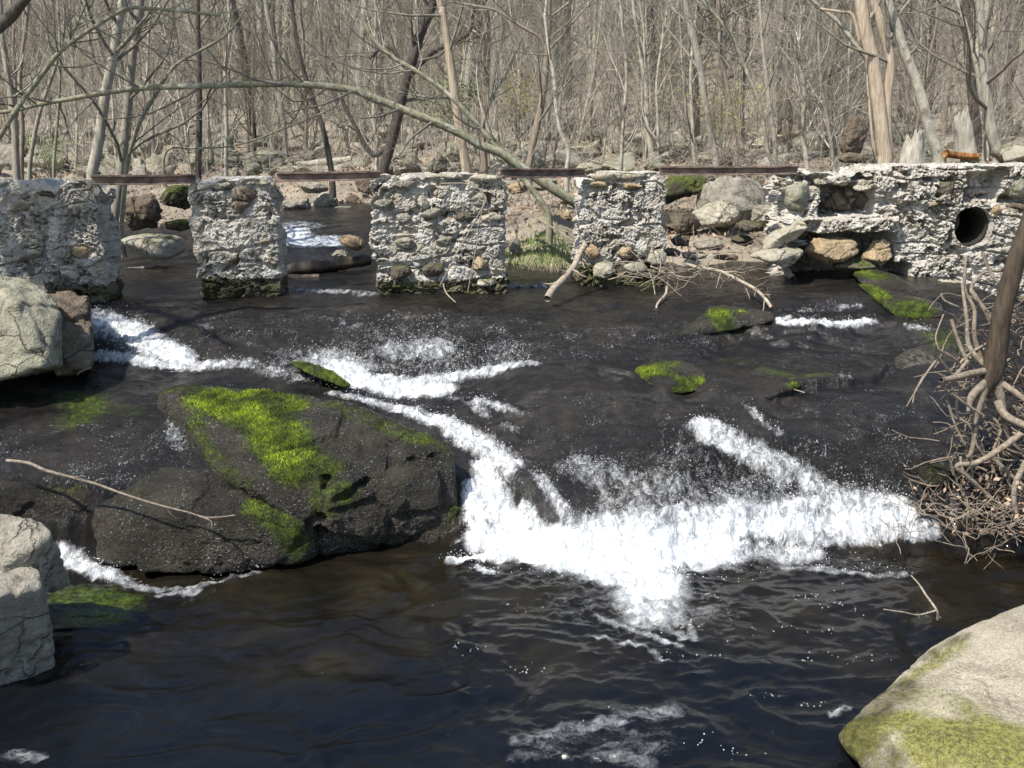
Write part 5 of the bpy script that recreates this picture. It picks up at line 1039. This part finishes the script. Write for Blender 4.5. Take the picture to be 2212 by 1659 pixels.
stick([C6(620,880),C6(700,862),C6(790,885)], (2, 1.5), [7.95,8.0,7.9], 'driftwood', 'tiny thin twig lying on the right slab', 839)
stick([C4(1925,1370),C4(1935,1330),C4(1970,1285)], (1.6, 1), [6.75,6.85,6.9], 'driftwood', 'tiny twig lying on the huge mossy boulder', 840)
stick([C2(1190,1355),C2(1290,1430),C2(1400,1490),C2(1500,1560)], (3, 2), [12.3,12.2,12.1,11.9], 'driftwood', 'slim dead twig lying in the grass behind the gap', 841, twig=4)
# twiggy flood debris caught on the rightmost pier
def tangle(c, spread, n, L, r, rs, K=6, wob=.35):
    d = rs.normal(size=(n, 3)) * [1, .7, .6]; d /= np.linalg.norm(d, axis=1)[:, None]; P = np.empty((n, K, 3)); P[:, 0] = c + rs.normal(size=(n, 3)) * spread; l = rs.uniform(L[0], L[1], n)[:, None] / (K - 1)
    for k in range(1, K): d = d + rs.normal(0, wob, (n, 3)); d /= np.linalg.norm(d, axis=1)[:, None]; P[:, k] = P[:, k - 1] + d * l
    return P, rs.uniform(r[0], r[1], n)[:, None] * np.linspace(1, .5, K)[None]
rs = np.random.default_rng(851)
ps = [tube_part(*tangle(Wd(1440, 585, 11.1), (.2, .1, .05), 34, (.2, .8), (.003, .008), rs), 4, rs), tube_part(*tangle(Wd(1500, 580, 11.2), (.3, .1, .04), 22, (.2, .7), (.002, .006), rs), 4, rs), tube_part(*tangle(Wd(1560, 545, 12.0), (.5, .2, .12), 30, (.3, 1.0), (.002, .005), rs), 4, rs)]
V, Fq, T = merge(ps); me = fast_mesh('flood_twigs', V, Fq); attr(me, 'tint', T); tag(add('flood_twigs', me, MT['driftwood']), kind='stuff')
rs = np.random.default_rng(852); ps = [tube_part(*tangle(Wd(1590, 345, 13.5), (.35, .2, .08), 160, (.2, .7), (.002, .005), rs), 3, rs)]
V, Fq, T = merge(ps); me = fast_mesh('brush_heap', V, Fq); attr(me, 'tint', T); tag(add('brush_heap', me, MT['bark_brown']), kind='stuff')

# ------------------------------------------------------------------ the undercut tree with bare roots at the right edge
def root_tree():
    rs = np.random.default_rng(871)
    def tb(pts, w, Y, sd, mat, sides=14):
        Ys = np.linspace(Y[0], Y[1], len(pts)); pl = np.array([Wd(p[0], p[1], y) for p, y in zip(pts, Ys)]); r = (np.linspace(w[0], w[1], len(pl)) if len(w) == 2 else np.array(w)) * .5 * mpp(Y[0]); c_ = spline(np.c_[pl, r], len(pl) * 7)
        return bark_tube(c_[:, :3], np.maximum(c_[:, 3], .002), sd, sides, .12)
    b = Wd(2140, 830, 6.75); t = empty('undercut_tree', b, 'leaning brown tree with a tangle of bare pale roots at the right edge', 'tree')
    V, Fq = tb([C6(1900,960), C6(1955,850), C6(2010,730), C6(2040,560), C6(2080,330), C6(2150,60), C6(2230,-180), C6(2330,-500), C6(2450,-900)], (14, 36, 48, 43, 39, 36, 34, 33, 32), (6.75, 6.6), 1, '', 20); mtree('trunk', t, V, Fq, np.full(len(V), .5), MT['bark_shaded'])
    RT = [([(1990,730),(1900,650),(1850,560),(1840,400),(1820,250),(1810,170)],(15,8),(6.7,6.9)), ([(1950,720),(1890,520),(1890,350),(1830,220),(1830,80),(1840,0)],(14,6),(6.75,7.0)), ([(2010,420),(1900,270),(1870,200),(1950,110),(2060,95)],(14,7),(6.9,7.1)),
      ([(1980,740),(1830,770),(1720,800),(1675,805)],(19,15),(6.7,6.5)), ([(1845,680),(1760,770),(1690,700),(1640,640)],(10,7),(6.7,6.5)), ([(1640,680),(1580,760),(1530,840),(1450,975)],(7,3),(6.55,6.4)), ([(1560,780),(1510,870),(1490,950)],(5,3),(6.5,6.4)), ([(1640,600),(1750,660),(1800,710)],(8,8),(6.55,6.7)),
      ([(2060,820),(2150,880),(2230,940)],(19,16),(6.7,6.6)), ([(2040,940),(2090,1030),(2200,1090),(2260,1110)],(22,19),(6.7,6.5)), ([(1740,890),(1850,970),(1945,1030)],(9,8),(6.55,6.6)), ([(1715,930),(1760,1080),(1830,1225)],(7,4),(6.6,6.5)), ([(1785,900),(1780,1030),(1860,1100),(1900,1200)],(7,5),(6.7,6.7)),
      ([(2195,1150),(2030,1270),(1900,1340),(1775,1360),(1860,1440),(2000,1570)],(17,12),(6.55,6.6)), ([(1960,800),(1920,900),(1900,1100),(1870,1270),(1830,1310)],(18,12),(6.75,6.65)), ([(2000,1300),(2140,1430),(2250,1520)],(13,10),(6.7,6.6)), ([(2230,1330),(2150,1500),(2160,1680)],(18,14),(6.5,6.5)),
      ([(2000,740),(1950,860),(1910,1000),(1890,1090)],(40,13),(6.72,6.68)), ([(2010,760),(2050,880),(2080,1000)],(40,16),(6.72,6.7)), ([(1990,780),(1880,900),(1850,1010)],(34,11),(6.72,6.62)), ([(2080,1080),(2130,1200),(2240,1290)],(12,10),(6.7,6.7)), ([(2130,500),(2230,640)],(12,11),(6.9,6.8)), ([(1700,800),(1680,850),(1730,830)],(8,5),(6.5,6.6)), ([(1740,410),(1790,560),(1850,700)],(9,10),(6.8,6.7)), ([(1690,380),(1640,520),(1660,600)],(4,3),(6.9,6.6)), ([(1670,240),(1700,290),(1800,340),(1900,420)],(6,6),(7.0,6.95)),
      ([(2100,700),(2000,650),(2100,600),(2230,540)],(10,8),(6.9,6.9)), ([(1990,560),(1880,620),(1790,700)],(8,8),(6.8,6.7)), ([(1940,-30),(2000,120),(2060,180)],(9,10),(7.1,7.0)), ([(1800,1300),(1820,1400),(1900,1500)],(8,5),(6.7,6.6)), ([(2210,1000),(2100,980),(2050,1100),(2080,1300)],(12,9),(6.8,6.8)), ([(1950,1000),(2060,1120),(2000,1300),(2040,1450)],(9,6),(6.8,6.7))]
    for i, (p, w, Y) in enumerate(RT):
        V, Fq = tb([C6(*q) for q in p], (w[0] * .85, w[1] * .72), Y, 10 + i, '', 10); me = mtree('root', t, V, Fq, np.full(len(V), rs.random() * .7), MT['root'])
    ps = [tube_part(*tangle(Wd(2150, 1000, 6.8), (.16, .12, .22), 50, (.2, .55), (.004, .010), rs, 8, .22), 6, rs), tube_part(*tangle(Wd(2130, 760, 6.95), (.1, .1, .3), 44, (.2, .55), (.004, .009), rs, 8, .22), 6, rs), tube_part(*tangle(Wd(2190, 860, 7.0), (.12, .1, .3), 60, (.25, .65), (.004, .011), rs, 8, .22), 6, rs), tube_part(*tangle(Wd(2140, 1080, 6.75), (.25, .12, .12), 60, (.2, .5), (.003, .008), rs), 4, rs), tube_part(*tangle(Wd(2130, 830, 6.95), (.22, .1, .35), 26, (.2, .5), (.003, .008), rs), 4, rs), tube_part(*tangle(Wd(2190, 700, 7.0), (.2, .1, .3), 22, (.2, .5), (.002, .005), rs), 4, rs)]
    V, Fq, T = merge(ps); o = mtree('rootlets', t, V, Fq, T, MT['root']); tag(o, kind='stuff')
root_tree()
rs = np.random.default_rng(875); ps = [tube_part(*tangle(Wd(2070, 1120, 6.5), (.22, .12, .08), 70, (.12, .4), (.002, .005), rs), 4, rs), tube_part(*tangle(Wd(2200, 1130, 6.5), (.2, .12, .1), 70, (.12, .4), (.002, .006), rs), 4, rs), tube_part(*tangle(Wd(2200, 950, 6.9), (.15, .12, .3), 160, (.12, .4), (.002, .006), rs), 4, rs)]
V, Fq, T = merge(ps); me = fast_mesh('root_debris', V, Fq); attr(me, 'tint', T); tag(add('root_debris', me, MT['bark_brown']), kind='stuff')
q = np.concatenate([Wd(2180, 1080, 6.75) + rs.normal(size=(500, 3)) * [.25, .15, .12], Wd(2210, 850, 7.0) + rs.normal(size=(300, 3)) * [.15, .12, .35]])
V, Fq, T = leaves(q, .05, rs, .1); me = fast_mesh('leaf_debris', V, Fq, False); attr(me, 'tint', T); tag(add('leaf_debris', me, MT['litter']), kind='stuff')

# a dark limb in the top left corner, from a tree on the near left bank whose crown shades the leftmost pier
def near_tree():
    rs = np.random.default_rng(881); x, y = -7.5, 8.3; b = np.array([x, y, gz1(x, y)]); t = empty('bare_tree', b, 'near tree at the left edge whose dark limb crosses the top left corner', 'tree')
    pl = np.array([b + d for d in ([0, 0, -.3], [.1, 0, 1.5], [.15, .1, 3.2], [.3, .1, 5], [.2, .2, 7.5], [.4, .2, 10])]); cl = spline(np.c_[pl, [.2, .17, .15, .13, .1, .05]], 40); V, Fq = bark_tube(cl[:, :3], cl[:, 3], 3, 16, .1)
    q = np.array([[x + .15, y + .1, 2.6], Wd(-260, 240, 8.6), Wd(-60, 98, 8.9), Wd(20, 38, 9.0), Wd(60, -8, 8.9), Wd(200, -140, 8.8)]); c_ = spline(np.c_[q, np.linspace(.08, .03, len(q))], 30); v, f = bark_tube(c_[:, :3], c_[:, 3], 4, 10, .1); V, Fq, T = merge([(V, Fq, .3), (v, f, .3)]); mtree('trunk', t, V, Fq, T, MT['bark_dark'])
    P1, R1 = grow(cl[None, :, :3], cl[None, :, 3], 60, (1.2, 3.0), (.5, 1.2), .5, rs, .3, 1, 7, .4, .13); P2, R2 = grow(P1, R1, 6, (.4, 1.2), (.4, 1.1), .55, rs, .2, 1, 5, .2, .15, .009); P3_, R3 = grow(P2, R2, 5, (.2, .6), (.4, 1), .7, rs, .2, 1, 4, .1, .15, .006)
    V, Fq, T = merge([tube_part(P1, R1, 5, rs), tube_part(P2, R2, 3, rs), tube_part(P3_, R3, 3, rs)]); mtree('crown', t, V, Fq, T, MT['bark_dark'])
near_tree()
